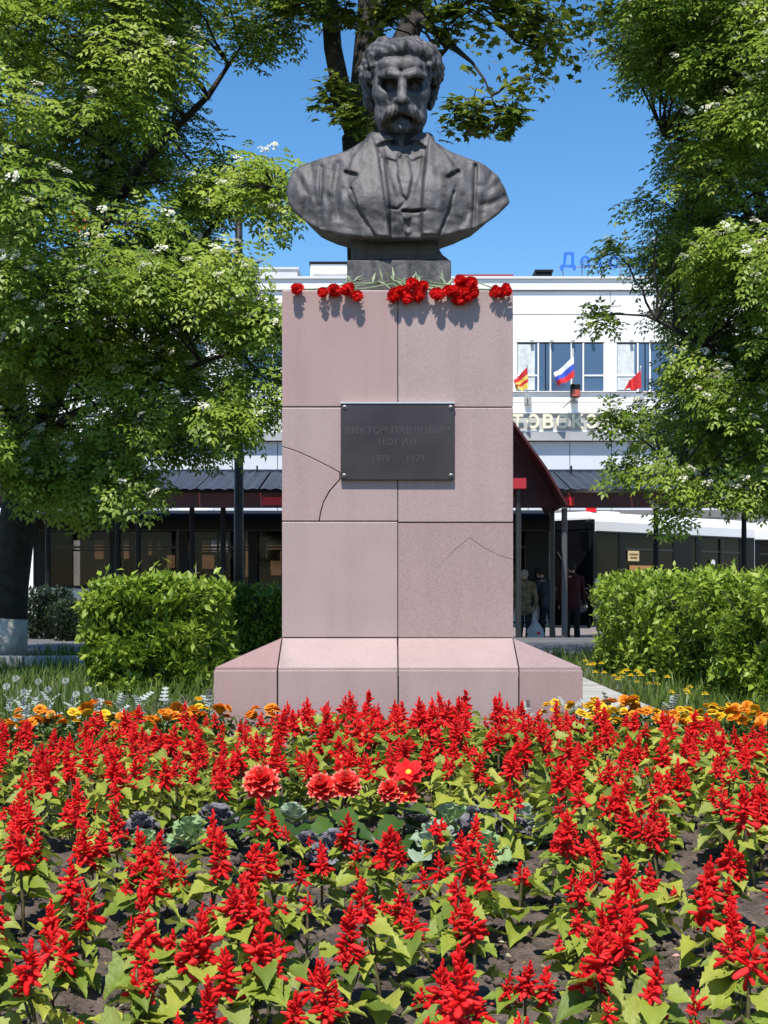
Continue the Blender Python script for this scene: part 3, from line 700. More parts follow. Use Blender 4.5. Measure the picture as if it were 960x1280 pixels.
def maple_template():
    pol = []
    for a, r in ((0, 1.0), (16, .62), (30, .60), (50, .92), (68, .52), (88, .5), (112, .66), (150, .34)): pol.append((a, r))
    pts = [(r * math.cos(R(a)), r * math.sin(R(a))) for a, r in pol] + [(-.22, 0)] + [(r * math.cos(R(-a)), r * math.sin(R(-a))) for a, r in pol[:0:-1]]
    V = [(0, 0, 0)] + [(x * .5 + .12, y * .5, -.10 * (x * x + y * y)) for x, y in pts]; n = len(pts)
    return np.array(V, float), [np.array([(0, 1 + k, 1 + (k + 1) % n) for k in range(n)])]
def leaf_template(w=.22, fold=.06, droop=.12):
    V = [(0, 0, 0), (.42, w * 1.1, fold), (1, 0, -droop), (.42, -w * 1.1, fold), (.5, 0, -.01)]
    return np.array(V, float), [np.array([(0, 4, 1), (1, 4, 2), (2, 4, 3), (3, 4, 0)])]
def blossom_template():
    r = np.random.default_rng(4); V = []; Fq = []
    for k in range(34):
        a = r.uniform(0, 6.3); q = math.sqrt(r.random()) * .5; c = np.array([math.cos(a) * q, math.sin(a) * q, .28 - 1.1 * q * q + r.uniform(-.05, .05)])
        s = .10; t = r.uniform(0, 6.3); i = len(V)
        for j in range(4): V.append(c + s * np.array([math.cos(t + j * 1.571), math.sin(t + j * 1.571), r.uniform(-.5, .5)]))
        Fq.append((i, i + 1, i + 2, i + 3))
    return np.array(V), [np.array(Fq)]
T_rowan = rowan_template(3); T_maple = maple_template(); T_leaf = leaf_template(); T_bl = blossom_template()
def unit(v): return v / (np.linalg.norm(v, axis=-1, keepdims=True) + 1e-9)

M_rowan = leaf_mat('rowan_leaf', [(.095, .16, .018), (.20, .30, .034), (.31, .41, .055), (.43, .50, .10)], .48)
M_rowan2 = leaf_mat('rowan_leaf_deep', [(.08, .125, .014), (.155, .225, .022), (.25, .315, .038), (.34, .37, .06)], .45)
M_mapleleaf = leaf_mat('maple_leaf', [(.06, .105, .012), (.14, .20, .022), (.24, .29, .035), (.33, .36, .06)], .45)
M_hedge = leaf_mat('hedge_leaf', [(.08, .14, .012), (.17, .26, .024), (.27, .37, .04), (.36, .43, .08)], .35, rough=.45, spec=.4)
M_bark = mat('grey_brown_bark', (.036, .029, .024), .9, col2=(.016, .013, .011), scale=14, bump=.8, bscale=40)
M_lime = mat('whitewash', (.55, .54, .50), .9, col2=(.34, .33, .30), scale=9, bump=.5, bscale=50)
M_bloom = leaf_mat('white_blossom', [(.62, .60, .48), (.78, .77, .66)], .3)

def bez(a, b, sag, n=7):
    a = np.array(a, float); b = np.array(b, float); m = (a + b) / 2 + np.array([0, 0, sag])
    return [(1 - t) ** 2 * a + 2 * t * (1 - t) * m + t * t * b for t in np.linspace(0, 1, n)]
def tree(name, label, base, trunk, limbs, clumps, tmpl, lm, lsize, sprays, per, bloom=0.0, rad=.42, seed=1, white=None, flat=.6, twig_r=.012, spread=1.0):
    """trunk / limbs: lists of (points, radii); clumps: (n,3) centres. Every clump is a cloud of leafy sprays on twigs grown from the nearest limb."""
    r = np.random.default_rng(seed); base = np.array(base, float)
    t = thing(name, label, 'tree', tuple(base)); loc = lambda q: np.asarray(q, float) - base
    obj('trunk', MB().tube([loc(p) for p in trunk[0]], trunk[1], 14), M_bark, t, smooth=True)
    sk = [np.array(p) for p in trunk[0][1:]]
    for pts, rr in limbs:
        obj('limb', MB().tube([loc(p) for p in pts], rr, 10), M_bark, t, smooth=True); sk += [np.array(p) for p in pts]
        for a, b in zip(pts[:-1], pts[1:]): sk += [np.array(a) * (1 - f) + np.array(b) * f for f in (.33, .66)]
    if white: obj('whitewash', MB().tube([loc(p) for p in white[0]], white[1], 14), M_lime, t, smooth=True)
    sk = np.array(sk); tw = MB(); P_, D_, N_ = [], [], []; B_ = []; tint = []
    for c in clumps:
        small = len(c) == 4; c = np.array(c[:3]); R_c = rad * r.uniform(.7, 1.25) * (.45 if small else 1)
        vis = -70 < 480 + c[0] / c[1] * F < 1030 and HZ - (c[2] - CAMZ) / c[1] * F > -90
        w = np.linalg.norm(sk - c, axis=1) + 1.2 * np.maximum(0, sk[:, 2] - c[2] + .1); s0 = sk[np.argmin(w)]
        tw.tube([loc(q) + (r.normal(size=3) * .012 if 0 < i < 6 else 0) for i, q in enumerate(bez(s0, c, .12 * np.linalg.norm(c - s0)))], np.linspace(twig_r, twig_r * .3, 7), 5, False)
        out = unit(c - base - np.array([0, 0, 1.5])); ct = r.normal() * .13
        for _ in range(max(2, int(sprays * r.uniform(.6, 1.35) * (.3 if small else 1) * (1 if vis else .45)))):
            q = unit(r.normal(size=3)) * r.random() ** .4 * R_c * np.array([1, 1, flat]); sp = c + q
            tw.tube([loc(c + q * .15), loc(c + q * .6 + [0, 0, .03]), loc(sp)], [.006, .005, .003], 3, False)
            ax = unit(out * .5 + unit(q) * .6 + np.array([0, 0, .5]) + r.normal(size=3) * .2)
            k = per + r.integers(-2, 3); a = r.uniform(0, 6.3) + np.arange(k) * 2.4
            e1 = unit(np.cross(ax, [.3, .2, 1])); e2 = np.cross(ax, e1)
            d = unit(ax[None] * r.uniform(.1, .7, (k, 1)) + np.cos(a)[:, None] * e1 + np.sin(a)[:, None] * e2 - np.array([0, 0, .25]))
            tint.append(np.full(k, ct + .12 * r.normal())); P_.append(sp[None] + d * .02 - ax[None] * np.linspace(0, .10 * spread, k)[:, None]); D_.append(d)
            N_.append(unit(np.array([0, 0, .45])[None] + .35 * ax[None] + .45 * out[None] + r.normal(size=(k, 3)) * .30 + np.array(sdir)[None] * .75))
            if r.random() < bloom: B_.append(sp + unit(ax + np.array(sdir)) * .065)
    P_ = np.concatenate(P_); D_ = np.concatenate(D_); N_ = np.concatenate(N_); n = len(P_)
    V, Fq, A = place(tmpl[0], tmpl[1], P_ - base, D_, N_, lsize * r.uniform(.7, 1.25, n), np.clip(r.normal(.5, .16, n) + np.concatenate(tint), 0, 1))
    tag(obj('crown', mesh_np('crown', V, Fq, A), lm, t), kind='stuff')
    tag(obj('twigs', tw, M_bark, t), kind='stuff')
    if B_:
        B_ = np.array(B_); m = len(B_)
        V, Fq, A = place(T_bl[0], T_bl[1], B_ - base, unit(r.normal(size=(m, 3)) + [3, 0, 0]), np.tile([0, -.5, 1.], (m, 1)) + r.normal(size=(m, 3)) * .25, r.uniform(.065, .105, m), r.random(m))
        tag(obj('blossom', mesh_np('blossom', V, Fq, A), M_bloom, t), kind='stuff')
    print(name, 'leaves', n)
    return t

# ------------------------------------------------------------------- rowan beside the post
def pick(n, xr, yr, Yr, inside, dmin, seed):
    r = np.random.default_rng(seed); out = []; tries = 0
    while len(out) < n and tries < 60000:
        tries += 1; px, py, Y = r.uniform(*xr), r.uniform(*yr), r.uniform(*Yr)
        if not inside(px, py, Y): continue
        p = np.array(P(px, py, Y))
        if all(np.linalg.norm(p - q) > dmin for q in out): out.append(p)
    return out
bl = lambda py: np.interp(py, [-500, -100, 0, 90, 150, 200, 240, 275, 300, 340, 400, 480, 540, 565, 600, 640], [200, 310, 330, 325, 322, 345, 360, 340, 305, 325, 340, 335, 320, 280, 190, 170])
def in_left(px, py, Y):
    z = ZP(py, Y); X = XP(px, Y)
    if ((X + 3.3) / 3.1) ** 2 + ((Y - 12.2) / 2.9) ** 2 + ((z - 4.4) / 3.6) ** 2 > 1: return False
    return px < bl(py) - 48 * 10 / Y and py < 608 - (0 if px < 150 else 52)
cl = pick(200, (-150, 340), (-240, 610), (9.4, 14.6), in_left, .35, 21)
TB = np.array(P(4, 826, 13.0)); TB[2] = gz(0, 13.0)
q3 = lambda px, py, Y: np.array(P(px, py, Y))
tk = [TB, q3(10, 740, 13), q3(22, 650, 13), q3(38, 560, 12.9)]
lb = [([q3(38, 560, 12.9), q3(75, 480, 12.6), q3(112, 400, 12.2), q3(118, 300, 12), q3(135, 120, 11.9), q3(150, -80, 11.8)], [.10, .085, .07, .055, .04, .015]),
      ([q3(30, 600, 12.9), q3(20, 480, 13.2), q3(40, 380, 13.3), q3(30, 200, 13.2), q3(10, 0, 13.2)], [.11, .085, .07, .05, .02]),
      ([q3(38, 560, 12.9), q3(10, 520, 12.2), q3(-60, 420, 11.6), q3(-110, 300, 11.4)], [.08, .06, .05, .02]),
      ([q3(75, 480, 12.6), q3(160, 420, 11.7), q3(220, 330, 11.2), q3(290, 260, 10.9)], [.06, .045, .03, .012]),
      ([q3(38, 560, 12.9), q3(90, 520, 11.8), q3(180, 480, 11.0), q3(290, 440, 10.6)], [.06, .045, .03, .012]),
      ([q3(118, 300, 12), q3(180, 200, 11.6), q3(260, 120, 11.4), q3(300, 60, 11.4)], [.045, .035, .025, .01])]
extra = [q3(*a) for a in ((110, 590, 10.6), (150, 600, 10.4), (90, 615, 10.8), (60, 590, 10.9), (345, 235, 10.2), (335, 245, 10.6), (330, 400, 10.2), (338, 480, 10.3), (300, 520, 10.2), (320, 40, 11.2), (345, 15, 11.3), (270, 360, 10.1), (200, 350, 10.0))]
tree('rowan_tree', 'leafy rowan tree with white blossom and whitewashed trunk over the bench', TB, (tk, [.21, .18, .165, .15]), lb, cl + extra, T_rowan, M_rowan, .145, 23, 9, rad=.42, bloom=.42, seed=3,
     white=([TB, TB + (np.array(tk[1]) - TB) * .62], [.216, .198]))

# ------------------------------------------------------------------- rowan over the hedge
br = lambda py: np.interp(py, [-500, -100, 0, 60, 90, 115, 140, 200, 245, 285, 305, 335, 350, 380, 410, 440, 480, 525, 560, 600, 650], [800, 765, 765, 765, 780, 815, 830, 825, 820, 815, 805, 800, 815, 815, 825, 840, 828, 810, 800, 790, 790])
def in_right(px, py, Y):
    z = ZP(py, Y); X = XP(px, Y)
    if ((X - 4.2) / 3.1) ** 2 + ((Y - 13.0) / 2.7) ** 2 + ((z - 4.6) / 3.9) ** 2 > 1: return False
    return px > br(py) + 45 * 10 / Y and py < 605
cr2 = pick(210, (740, 1060), (-240, 615), (10.6, 15.4), in_right, .34, 33)
TB2 = np.array(P(1040, 800, 13.1)); TB2[2] = gz(0, 13.1); q3s = q3; q3 = lambda a, b, c: q3s(a, b, c + 1.5)
tk2 = [TB2, q3(1035, 740, 11.6), q3(1025, 650, 11.6), q3(1015, 540, 11.6)]
lb2 = [([q3(1015, 540, 11.6), q3(990, 420, 11.4), q3(960, 300, 11.2), q3(930, 150, 11), q3(900, -20, 11)], [.1, .08, .06, .04, .015]),
       ([q3(1025, 640, 11.6), q3(960, 640, 10.8), q3(900, 632, 10.4), q3(850, 600, 10.2)], [.05, .035, .02, .01]),
       ([q3(1015, 540, 11.6), q3(940, 480, 10.8), q3(880, 430, 10.4), q3(820, 400, 10.2)], [.06, .045, .03, .012]),
       ([q3(960, 300, 11.2), q3(910, 230, 10.7), q3(870, 180, 10.5), q3(830, 170, 10.4)], [.045, .035, .02, .01]),
       ([q3(1015, 540, 11.6), q3(1060, 380, 12), q3(1090, 200, 12.2), q3(1100, 0, 12.2)], [.09, .07, .05, .02])]
extra2 = [np.append(q3(*a), 0) for a in ((770, 312, 10.2), (745, 396, 10.3), (775, 60, 10.6), (770, 15, 10.7), (800, 85, 10.5), (760, 520, 10.2), (790, 515, 10.0), (780, 585, 10.2), (830, 600, 10.0), (880, 610, 9.9), (930, 615, 9.8), (850, 640, 10.1), (815, 255, 10.3), (845, 165, 10.4))]
tree('rowan_tree', 'rowan tree with white blossom hanging over the clipped hedge and the white bus', TB2, (tk2, [.19, .165, .15, .14]), lb2, cr2 + extra2, T_rowan, M_rowan, .145, 23, 9, rad=.42, bloom=.42, seed=8)

q3 = q3s
# ------------------------------------------------------------------- maple behind the bust
TB3 = np.array(P(470, 800, 11.2)); TB3[2] = gz(0, 11.2)
tk3 = [TB3, q3(466, 500, 11.2), q3(458, 250, 11.2), q3(452, 170, 11.2)]
lb3 = [([q3(450, 185, 11.2), q3(428, 120, 11.2), q3(416, 60, 11.2), q3(412, 0, 11.2), q3(395, -120, 11.2), q3(350, -260, 11.3)], [.085, .075, .07, .068, .05, .02]),
       ([q3(454, 190, 11.2), q3(456, 110, 11.25), q3(462, 40, 11.3), q3(468, -60, 11.4), q3(480, -220, 11.5), q3(470, -420, 11.5)], [.125, .115, .11, .1, .07, .02]),
       ([q3(462, 150, 11.25), q3(495, 75, 11.5), q3(519, 20, 11.7), q3(540, -60, 11.8), q3(580, -220, 11.9), q3(620, -360, 12)], [.10, .10, .095, .085, .06, .02]),
       ([q3(540, -60, 11.8), q3(600, -75, 11.2), q3(680, -60, 10.8), q3(760, -60, 10.6)], [.05, .04, .03, .012]),
       ([q3(519, 20, 11.7), q3(545, 40, 11.2), q3(562, 55, 10.9), q3(590, 78, 10.7), q3(606, 100, 10.6), q3(618, 130, 10.5)], [.045, .035, .028, .012, .008, .004]),
       ([q3(600, -75, 11.2), q3(622, 25, 10.7), q3(645, 52, 10.6), q3(670, 60, 10.5)], [.03, .018, .012, .006]),
       ([q3(562, 55, 10.9), q3(548, 75, 10.8), q3(545, 95, 10.8)], [.02, .008, .004])]
r_ = np.random.default_rng(77)
mc = [q3(*a) for a in ((360, 0, 11), (375, -20, 11), (400, 5, 10.8), (432, 18, 10.8), (470, 20, 10.7), (445, -10, 10.6), (490, 5, 10.7), (505, -15, 10.6), (545, 12, 10.8), (560, 38, 10.8), (575, 5, 10.6), (602, 22, 10.6), (625, -8, 10.6), (645, 10, 10.5), (662, 32, 10.5), (682, 55, 10.5), (690, 28, 10.5), (672, 5, 10.4), (612, -30, 10.5), (530, -30, 10.5), (580, -35, 10.6), (420, -30, 10.7))]
hang = [q3(*a) for a in ((415, 128, 10.7), (432, 138, 10.6), (448, 128, 10.7), (425, 105, 10.8), (452, 150, 10.7), (565, 140, 10.6), (590, 132, 10.55), (640, 135, 10.5), (627, 145, 10.5), (585, 148, 10.6), (664, 98, 10.5))]
top = [np.array([r_.uniform(-2.6, 2.4), r_.uniform(9.0, 13.6), r_.uniform(6.0, 9.6)]) for _ in range(46)]
tree('maple_tree', 'maple tree with dark forked trunk rising behind the bronze bust', TB3, (tk3, [.2, .17, .16, .155]), lb3, mc + hang, T_maple, M_mapleleaf, .122, 9, 7, seed=12, rad=.20, flat=.7, twig_r=.012)
mt = bpy.data.objects['maple_tree']
def high_crown():
    r = np.random.default_rng(6); P_, D_, N_ = [], [], []
    for c in top:
        n = 240; q = unit(r.normal(size=(n, 3))) * r.random((n, 1)) ** .4 * np.array([.75, .75, .5]); P_.append(c + q); D_.append(unit(r.normal(size=(n, 3)) - [0, 0, .4])); N_.append(unit(r.normal(size=(n, 3)) * .5 + [0, 0, 1.]))
    P_ = np.concatenate(P_) - TB3; n = len(P_); V, Fq, A = place(T_maple[0], T_maple[1], P_, np.concatenate(D_), np.concatenate(N_), .11 * r.uniform(.7, 1.2, n), r.random(n))
    return mesh_np('upper_crown', V, Fq, A)
tag(obj('upper_crown', high_crown(), M_mapleleaf, mt), kind='stuff')

# =================================================================== hedges and shrubs
def leafy_block(name, label, cat, outline, h0, h1, n, ls, seed, lm, loc, base_z, wob=.05, inner=.5, group=None, round_=.12):
    "outline: polygon in x,y (world). Leaves fill a shell inside the block and stand out from it; twigs inside."
    r = np.random.default_rng(seed); pts = np.array(outline); t = thing(name, label, cat, tuple(loc), 0, group); loc = np.array(loc)
    lo, hi = pts.min(0), pts.max(0)
    def dist(q):
        d = np.full(len(q), 1e9); ins = np.zeros(len(q), bool); nr = np.zeros((len(q), 2))
        for a, b in zip(pts, np.roll(pts, -1, 0)):
            e = b - a; u = np.clip(((q - a) @ e) / (e @ e), 0, 1); v = q - a - u[:, None] * e; dd = np.linalg.norm(v, axis=1)
            m = dd < d; d[m] = dd[m]; nr[m] = -v[m] / (dd[m, None] + 1e-6)
            c = (a[1] > q[:, 1]) != (b[1] > q[:, 1]); xi = (b[0] - a[0]) * (q[:, 1] - a[1]) / (b[1] - a[1] + 1e-12) + a[0]; ins ^= c & (q[:, 0] < xi)
        return d, ins, nr
    q = np.empty((0, 3))
    while len(q) < n:
        c = np.stack([r.uniform(lo[0], hi[0], 4 * n), r.uniform(lo[1], hi[1], 4 * n), r.uniform(h0, h1, 4 * n)], 1)
        d, ins, nr = dist(c[:, :2]); wv = wob * vnoise(c[:, 0], c[:, 1], c[:, 2], 9, seed) + .6 * wob * vnoise(c[:, 0], c[:, 1], c[:, 2], 22, seed + 1)
        dt = h1 - c[:, 2]; dd = np.minimum(d, dt) + wv - wob; corner = np.hypot(np.maximum(round_ - d, 0), np.maximum(round_ - dt, 0)) > round_
        keep = ins & (dd > 0) & ~corner & (r.random(len(c)) < np.exp(-np.maximum(dd, 0) / .09) + .06)
        q = np.concatenate([q, c[keep]])
    q = q[:n]; d, ins, nr = dist(q[:, :2]); dt = h1 - q[:, 2]
    out = np.where((dt < d)[:, None], np.array([0, 0, 1.0])[None], np.concatenate([-nr, np.zeros((n, 1))], 1)) if False else np.where((dt < d)[:, None], np.array([0, 0, 1.0])[None], np.concatenate([-nr, np.full((n, 1), .35)], 1))
    sh = r.random(n) < .03; q[sh, 2] += np.where(dt[sh] < .12, r.uniform(.02, .09, sh.sum()), 0)
    V, Fq, A = place(T_leaf[0], T_leaf[1], q - loc, unit(out * .5 + r.normal(size=(n, 3)) * .75 + [0, 0, -.15]), unit(out + np.array([0, 0, .4]) + np.array(sdir) * .5 + r.normal(size=(n, 3)) * .45), ls * r.uniform(.45, 1.35, n), np.clip(r.normal(.5, .2, n) + .22 * vnoise(q[:, 0], q[:, 1], q[:, 2], 11, seed + 5), 0, 1))
    tag(obj('foliage', mesh_np('foliage', V, Fq, A), lm, t), kind='stuff')
    tw = MB(); m = max(10, int(110 * (hi - lo).prod()))
    c = np.stack([r.uniform(lo[0], hi[0], m * 4), r.uniform(lo[1], hi[1], m * 4)], 1); d, ins, _ = dist(c); c = c[ins & (d > .2)][:m]
    for x, y in c:
        z0 = base_z - .02; p = np.array([x, y, z0]) - loc; a = p + [r.normal() * .05, r.normal() * .05, (h1 - base_z) * .45]; b = a + [r.normal() * .1, r.normal() * .1, (h1 - base_z) * .4]
        tw.tube([p, a, b], [.009, .006, .003], 4, False)
    tag(obj('branches', tw, M_bark, t), kind='stuff')
    return t
gl = float(gz(0, 9))
leafy_block('clipped_hedge', 'clipped green hedge between the rowan trunk and the pedestal', 'hedge', [(-1.88, 8.8), (-1.55, 8.62), (-1.1, 8.7), (-.93, 8.95), (-.95, 9.8), (-1.9, 9.9)], gl + .02, gl + .73, 34000, .058, 5, M_hedge, (-1.4, 9.4, gl), gl, wob=.09, round_=.26)
leafy_block('clipped_hedge', 'shaded hedge stretch close to the pedestal under the rowan crown', 'hedge', [(-1.5, 12.3), (-.2, 12.2), (-.2, 13.1), (-1.5, 13.2)], gl + .02, gl + .70, 15000, .06, 15, M_hedge, (-.85, 12.7, gl), gl, wob=.07, round_=.2)
leafy_block('clipped_hedge', 'long clipped green hedge beside the path and the yellow dandelions', 'hedge', [(1.68, 12.1), (1.60, 10.6), (1.86, 8.6), (1.98, 7.5), (3.6, 7.3), (3.6, 9.0), (2.9, 12.2)], gl + .02, gl + .76, 66000, .057, 6, M_hedge, (2.4, 9.6, gl), gl, wob=.10, round_=.24)
leafy_block('dark_shrub', 'dark rounded shrub in shade before the standing bus', 'shrub', [(XP(60, 21) + .45 * math.cos(a * .6283), 21 + .45 * math.sin(a * .6283)) for a in range(10)], .52, 1.28, 3200, .07, 9, leaf_mat('dark_shrub_leaf', [(.012, .022, .008), (.03, .05, .015)], .2), (XP(60, 21), 21, .5), .51, wob=.05, round_=.25)  # leaf colour is darkened to stand in for the rowan's shade
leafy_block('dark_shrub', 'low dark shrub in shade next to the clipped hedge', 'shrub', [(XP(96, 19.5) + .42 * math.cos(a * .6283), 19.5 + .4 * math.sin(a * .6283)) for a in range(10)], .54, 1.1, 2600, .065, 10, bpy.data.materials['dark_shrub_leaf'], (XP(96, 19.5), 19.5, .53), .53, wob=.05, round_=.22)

# =================================================================== lawn grass
M_grass = leaf_mat('grass_blade', [(.045, .085, .012), (.09, .15, .02), (.16, .21, .04)], .35)
T_blade = (np.array([(0, .035, 0), (.5, .03, .03), (1, 0, .16), (.5, -.03, .03), (0, -.035, 0)]), [np.array([(0, 1, 3), (0, 3, 4), (1, 2, 3)])])
def lawn():
    r = np.random.default_rng(15); n = 46000
    p = np.stack([r.uniform(-5, 5, n), 5.5 + 11 * r.random(n) ** 1.6], 1)
    blk = (np.abs(p[:, 0] - .06) < .78) & (p[:, 1] < 7.6) | ((p[:, 0] > .62) & (p[:, 0] < 1.40)) | ((p[:, 1] > 11.99) & (p[:, 1] < 12.14) & (p[:, 0] < -1.2))
    blk |= (p[:, 1] < 5.62 + .1 * np.sin(p[:, 0] * 9)) | (p[:, 1] > 14.2)
    p = p[~blk]; n = len(p); P3 = np.stack([p[:, 0], p[:, 1], gz(p[:, 0], p[:, 1]) + .001], 1)
    tuft = .6 + .8 * (vnoise(P3[:, 0], P3[:, 1], 0 * P3[:, 0], 6, 2) * .5 + .5)
    V, Fq, A = place(T_blade[0], T_blade[1], P3, unit(r.normal(size=(n, 3)) * .32 + [0, 0, 1]), unit(r.normal(size=(n, 3)) * [1, 1, .1]), r.uniform(.06, .13, n) * tuft, np.clip(r.normal(.5, .25, n), 0, 1))
    return mesh_np('lawn_grass', V, Fq, A)
tag(obj('lawn_grass', lawn(), M_grass), 'green lawn grass around the monument and hedges', 'grass', kind='stuff')

# =================================================================== pedestal
def granite(name, c1, c2, rough=.38):
    m, nt, b = base_mat(name); N = nt.nodes; L = nt.links
    tc = N.new('ShaderNodeTexCoord'); n1 = N.new('ShaderNodeTexNoise'); n1.inputs['Scale'].default_value = 260; n1.inputs['Detail'].default_value = 3
    n2 = N.new('ShaderNodeTexNoise'); n2.inputs['Scale'].default_value = 5; n2.inputs['Detail'].default_value = 6
    v = N.new('ShaderNodeTexVoronoi'); v.inputs['Scale'].default_value = 330
    for k in (n1, n2, v): L.new(tc.outputs['Object'], k.inputs['Vector'])
    mr = N.new('ShaderNodeMapRange'); mr.inputs[1].default_value = .38; mr.inputs[2].default_value = .62; L.new(n1.outputs['Fac'], mr.inputs[0])
    mx = N.new('ShaderNodeMix'); mx.data_type = 'RGBA'; mx.inputs['A'].default_value = c1 + (1,); mx.inputs['B'].default_value = c2 + (1,); L.new(mr.outputs[0], mx.inputs['Factor'])
    mv = N.new('ShaderNodeMapRange'); mv.inputs[3].default_value = .88; mv.inputs[4].default_value = 1.1; L.new(n2.outputs['Fac'], mv.inputs[0])
    mp = N.new('ShaderNodeMapping'); mp.inputs['Scale'].default_value = (14, 14, 1.1); n4 = N.new('ShaderNodeTexNoise'); n4.inputs['Scale'].default_value = 1; n4.inputs['Detail'].default_value = 5
    L.new(tc.outputs['Object'], mp.inputs['Vector']); L.new(mp.outputs[0], n4.inputs['Vector'])
    ms = N.new('ShaderNodeMapRange'); ms.inputs[1].default_value = .45; ms.inputs[2].default_value = .75; ms.inputs[3].default_value = 1.0; ms.inputs[4].default_value = .92; L.new(n4.outputs['Fac'], ms.inputs[0])
    mm = N.new('ShaderNodeMath'); mm.operation = 'MULTIPLY'; L.new(mv.outputs[0], mm.inputs[0]); L.new(ms.outputs[0], mm.inputs[1]); mv = mm
    hs = N.new('ShaderNodeHueSaturation'); L.new(mx.outputs['Result'], hs.inputs['Color']); L.new(mv.outputs[0], hs.inputs['Value'])
    oi = N.new('ShaderNodeObjectInfo'); mo = N.new('ShaderNodeMapRange'); mo.inputs[3].default_value = .9; mo.inputs[4].default_value = 1.2; L.new(oi.outputs['Random'], mo.inputs[0]); L.new(mo.outputs[0], hs.inputs['Saturation'])
    L.new(hs.outputs[0], b.inputs['Base Color']); b.inputs['Roughness'].default_value = rough
    bp = N.new('ShaderNodeBump'); bp.inputs['Strength'].default_value = .12; bp.inputs['Distance'].default_value = .002; L.new(v.outputs['Distance'], bp.inputs['Height']); L.new(bp.outputs[0], b.inputs['Normal'])
    return m
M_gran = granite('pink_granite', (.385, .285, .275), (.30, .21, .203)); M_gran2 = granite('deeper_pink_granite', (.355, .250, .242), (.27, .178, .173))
M_grout = mat('dark_joint_mortar', (.15, .125, .12), .9, var=.3, scale=30)
PYF = 5.8; S_ = PYF / F                                            # pedestal front plane
PXC = XP(497, PYF); PZ0 = float(gz(0, PYF))
ped = thing('pedestal', 'pink granite clad pedestal on a stepped plinth, cracked below its plaque', 'pedestal', (PXC, PYF, PZ0))
lx = lambda px: (px - 497) * S_
lz = lambda py: ZP(py, PYF) - PZ0
HW = 144.5 * S_; DEP = 2 * HW; zT = lz(363); zL = lz(797.5)
obj('core', MB().box(-HW + .028, HW - .028, .028, DEP - .028, 0, zT - .02), M_grout, ped)
g = .0045
def slab(name, poly, m=M_gran, off=0.0, parent=ped):
    "front slab from an outline in photo pixels, shrunk a little so that joints stay open"
    c = np.mean([(lx(a), lz(b)) for a, b in poly], axis=0); pts = []
    for a, b in poly:
        v = np.array([lx(a), lz(b)]); pts.append(tuple(v))
    return obj(name, MB().prism(pts, off, .03), m, parent, bevel=0 if name == 'cracked_slab' else .0022)
XL, XR = 352.6, 641.4; cx_ = 497.3; j = .48
slab('granite_slab', [(XL, 363), (cx_ - j, 363), (cx_ - j, 508), (XL, 508)], off=.0)
slab('granite_slab', [(cx_ + j, 363), (XR, 363), (XR, 508.5), (cx_ + j, 508.5)], off=.001)
# middle left slab, cracked in three
slab('cracked_slab_piece', [(XL, 509.6), (cx_ - j, 509.6), (cx_ - j, 651), (399.6, 651), (401.5, 640), (405, 628), (412, 615), (425.5, 599.5), (425.5, 590.6), (410, 582), (392, 573), (372, 564), (XL, 557.6)], off=.0005)
slab('cracked_slab_piece', [(XL, 558.6), (372, 565), (392, 574), (410, 583), (424.6, 591.2), (424.4, 599), (411, 614), (404, 627.5), (400.4, 639.5), (398.4, 651), (XL, 651)], off=-.0008)
slab('granite_slab', [(cx_ + j, 509.8), (XR, 509.8), (XR, 652.4), (cx_ + j, 652.4)], off=.001)
slab('granite_slab', [(XL, 652.4), (cx_ - j, 652.4), (cx_ - j, 796.6), (XL, 796.6)], off=.0)
slab('cracked_slab', [(cx_ + j, 653.8), (XR, 653.8), (XR, 699.0), (625, 694.5), (605, 684.2), (587, 671.9), (570, 685.2), (545, 712.0), (570.3, 685.6), (587, 672.5), (605, 684.8), (625, 695.1), (XR, 699.6), (XR, 796.6), (cx_ + j, 796.6)], M_gran2, off=.0012)
# sides, back and top
rows = [(lz(508), zT), (lz(651), lz(509.8)), (zL + .002, lz(652.6))]
for z0, z1 in rows:
    for k in range(2):
        y0, y1 = .034 + k * (DEP - .064) / 2, .030 + (k + 1) * (DEP - .064) / 2
        obj('granite_slab', MB().box(-HW, -HW + .027, y0, y1, z0, z1), M_gran, ped, bevel=.002)
        obj('granite_slab', MB().box(HW - .027, HW, y0, y1, z0, z1), M_gran, ped, bevel=.002)
        x0 = -HW + k * HW; obj('granite_slab', MB().box(x0 + .002, x0 + HW - .002, DEP - .029, DEP, z0, z1), M_gran, ped, bevel=.002)
for k in range(2):
    x0 = -HW + .03 + k * (HW - .03); obj('top_slab', MB().box(x0 + .001, x0 + HW - .032, .032, DEP - .032, zT - .019, zT - .003), M_gran, ped, bevel=.002)
# plinth: sloping skirt over an upright band
OFF = .242; pyF = -OFF; zE = ZP(834.3, PYF - OFF) - PZ0; PW = HW + OFF
def slope_piece(x0b, x1b, x0f, x1f, side):
    th = .028; mb = MB()
    def pt(u, v):    # u along, v 0 at pedestal, 1 at edge
        a = x0b + (x1b - x0b) * u; b = x0f + (x1f - x0f) * u; al = a + (b - a) * v; ou = OFF * v; z = zL + (zE - zL) * v
        cx, cy = 0, DEP / 2
        if side == 0: return Vector((al, -ou, z))
        if side == 1: return Vector((HW + ou, cy + al, z))
        if side == 2: return Vector((-al, DEP + ou, z))
        return Vector((-HW - ou, cy - al, z))
    vs = [pt(0, 0), pt(1, 0), pt(1, 1), pt(0, 1)]; vs += [v - Vector((0, 0, th)) for v in vs]
    mb.add(vs, [(0, 1, 2, 3), (7, 6, 5, 4), (0, 4, 5, 1), (1, 5, 6, 2), (2, 6, 7, 3), (3, 7, 4, 0)]); return mb
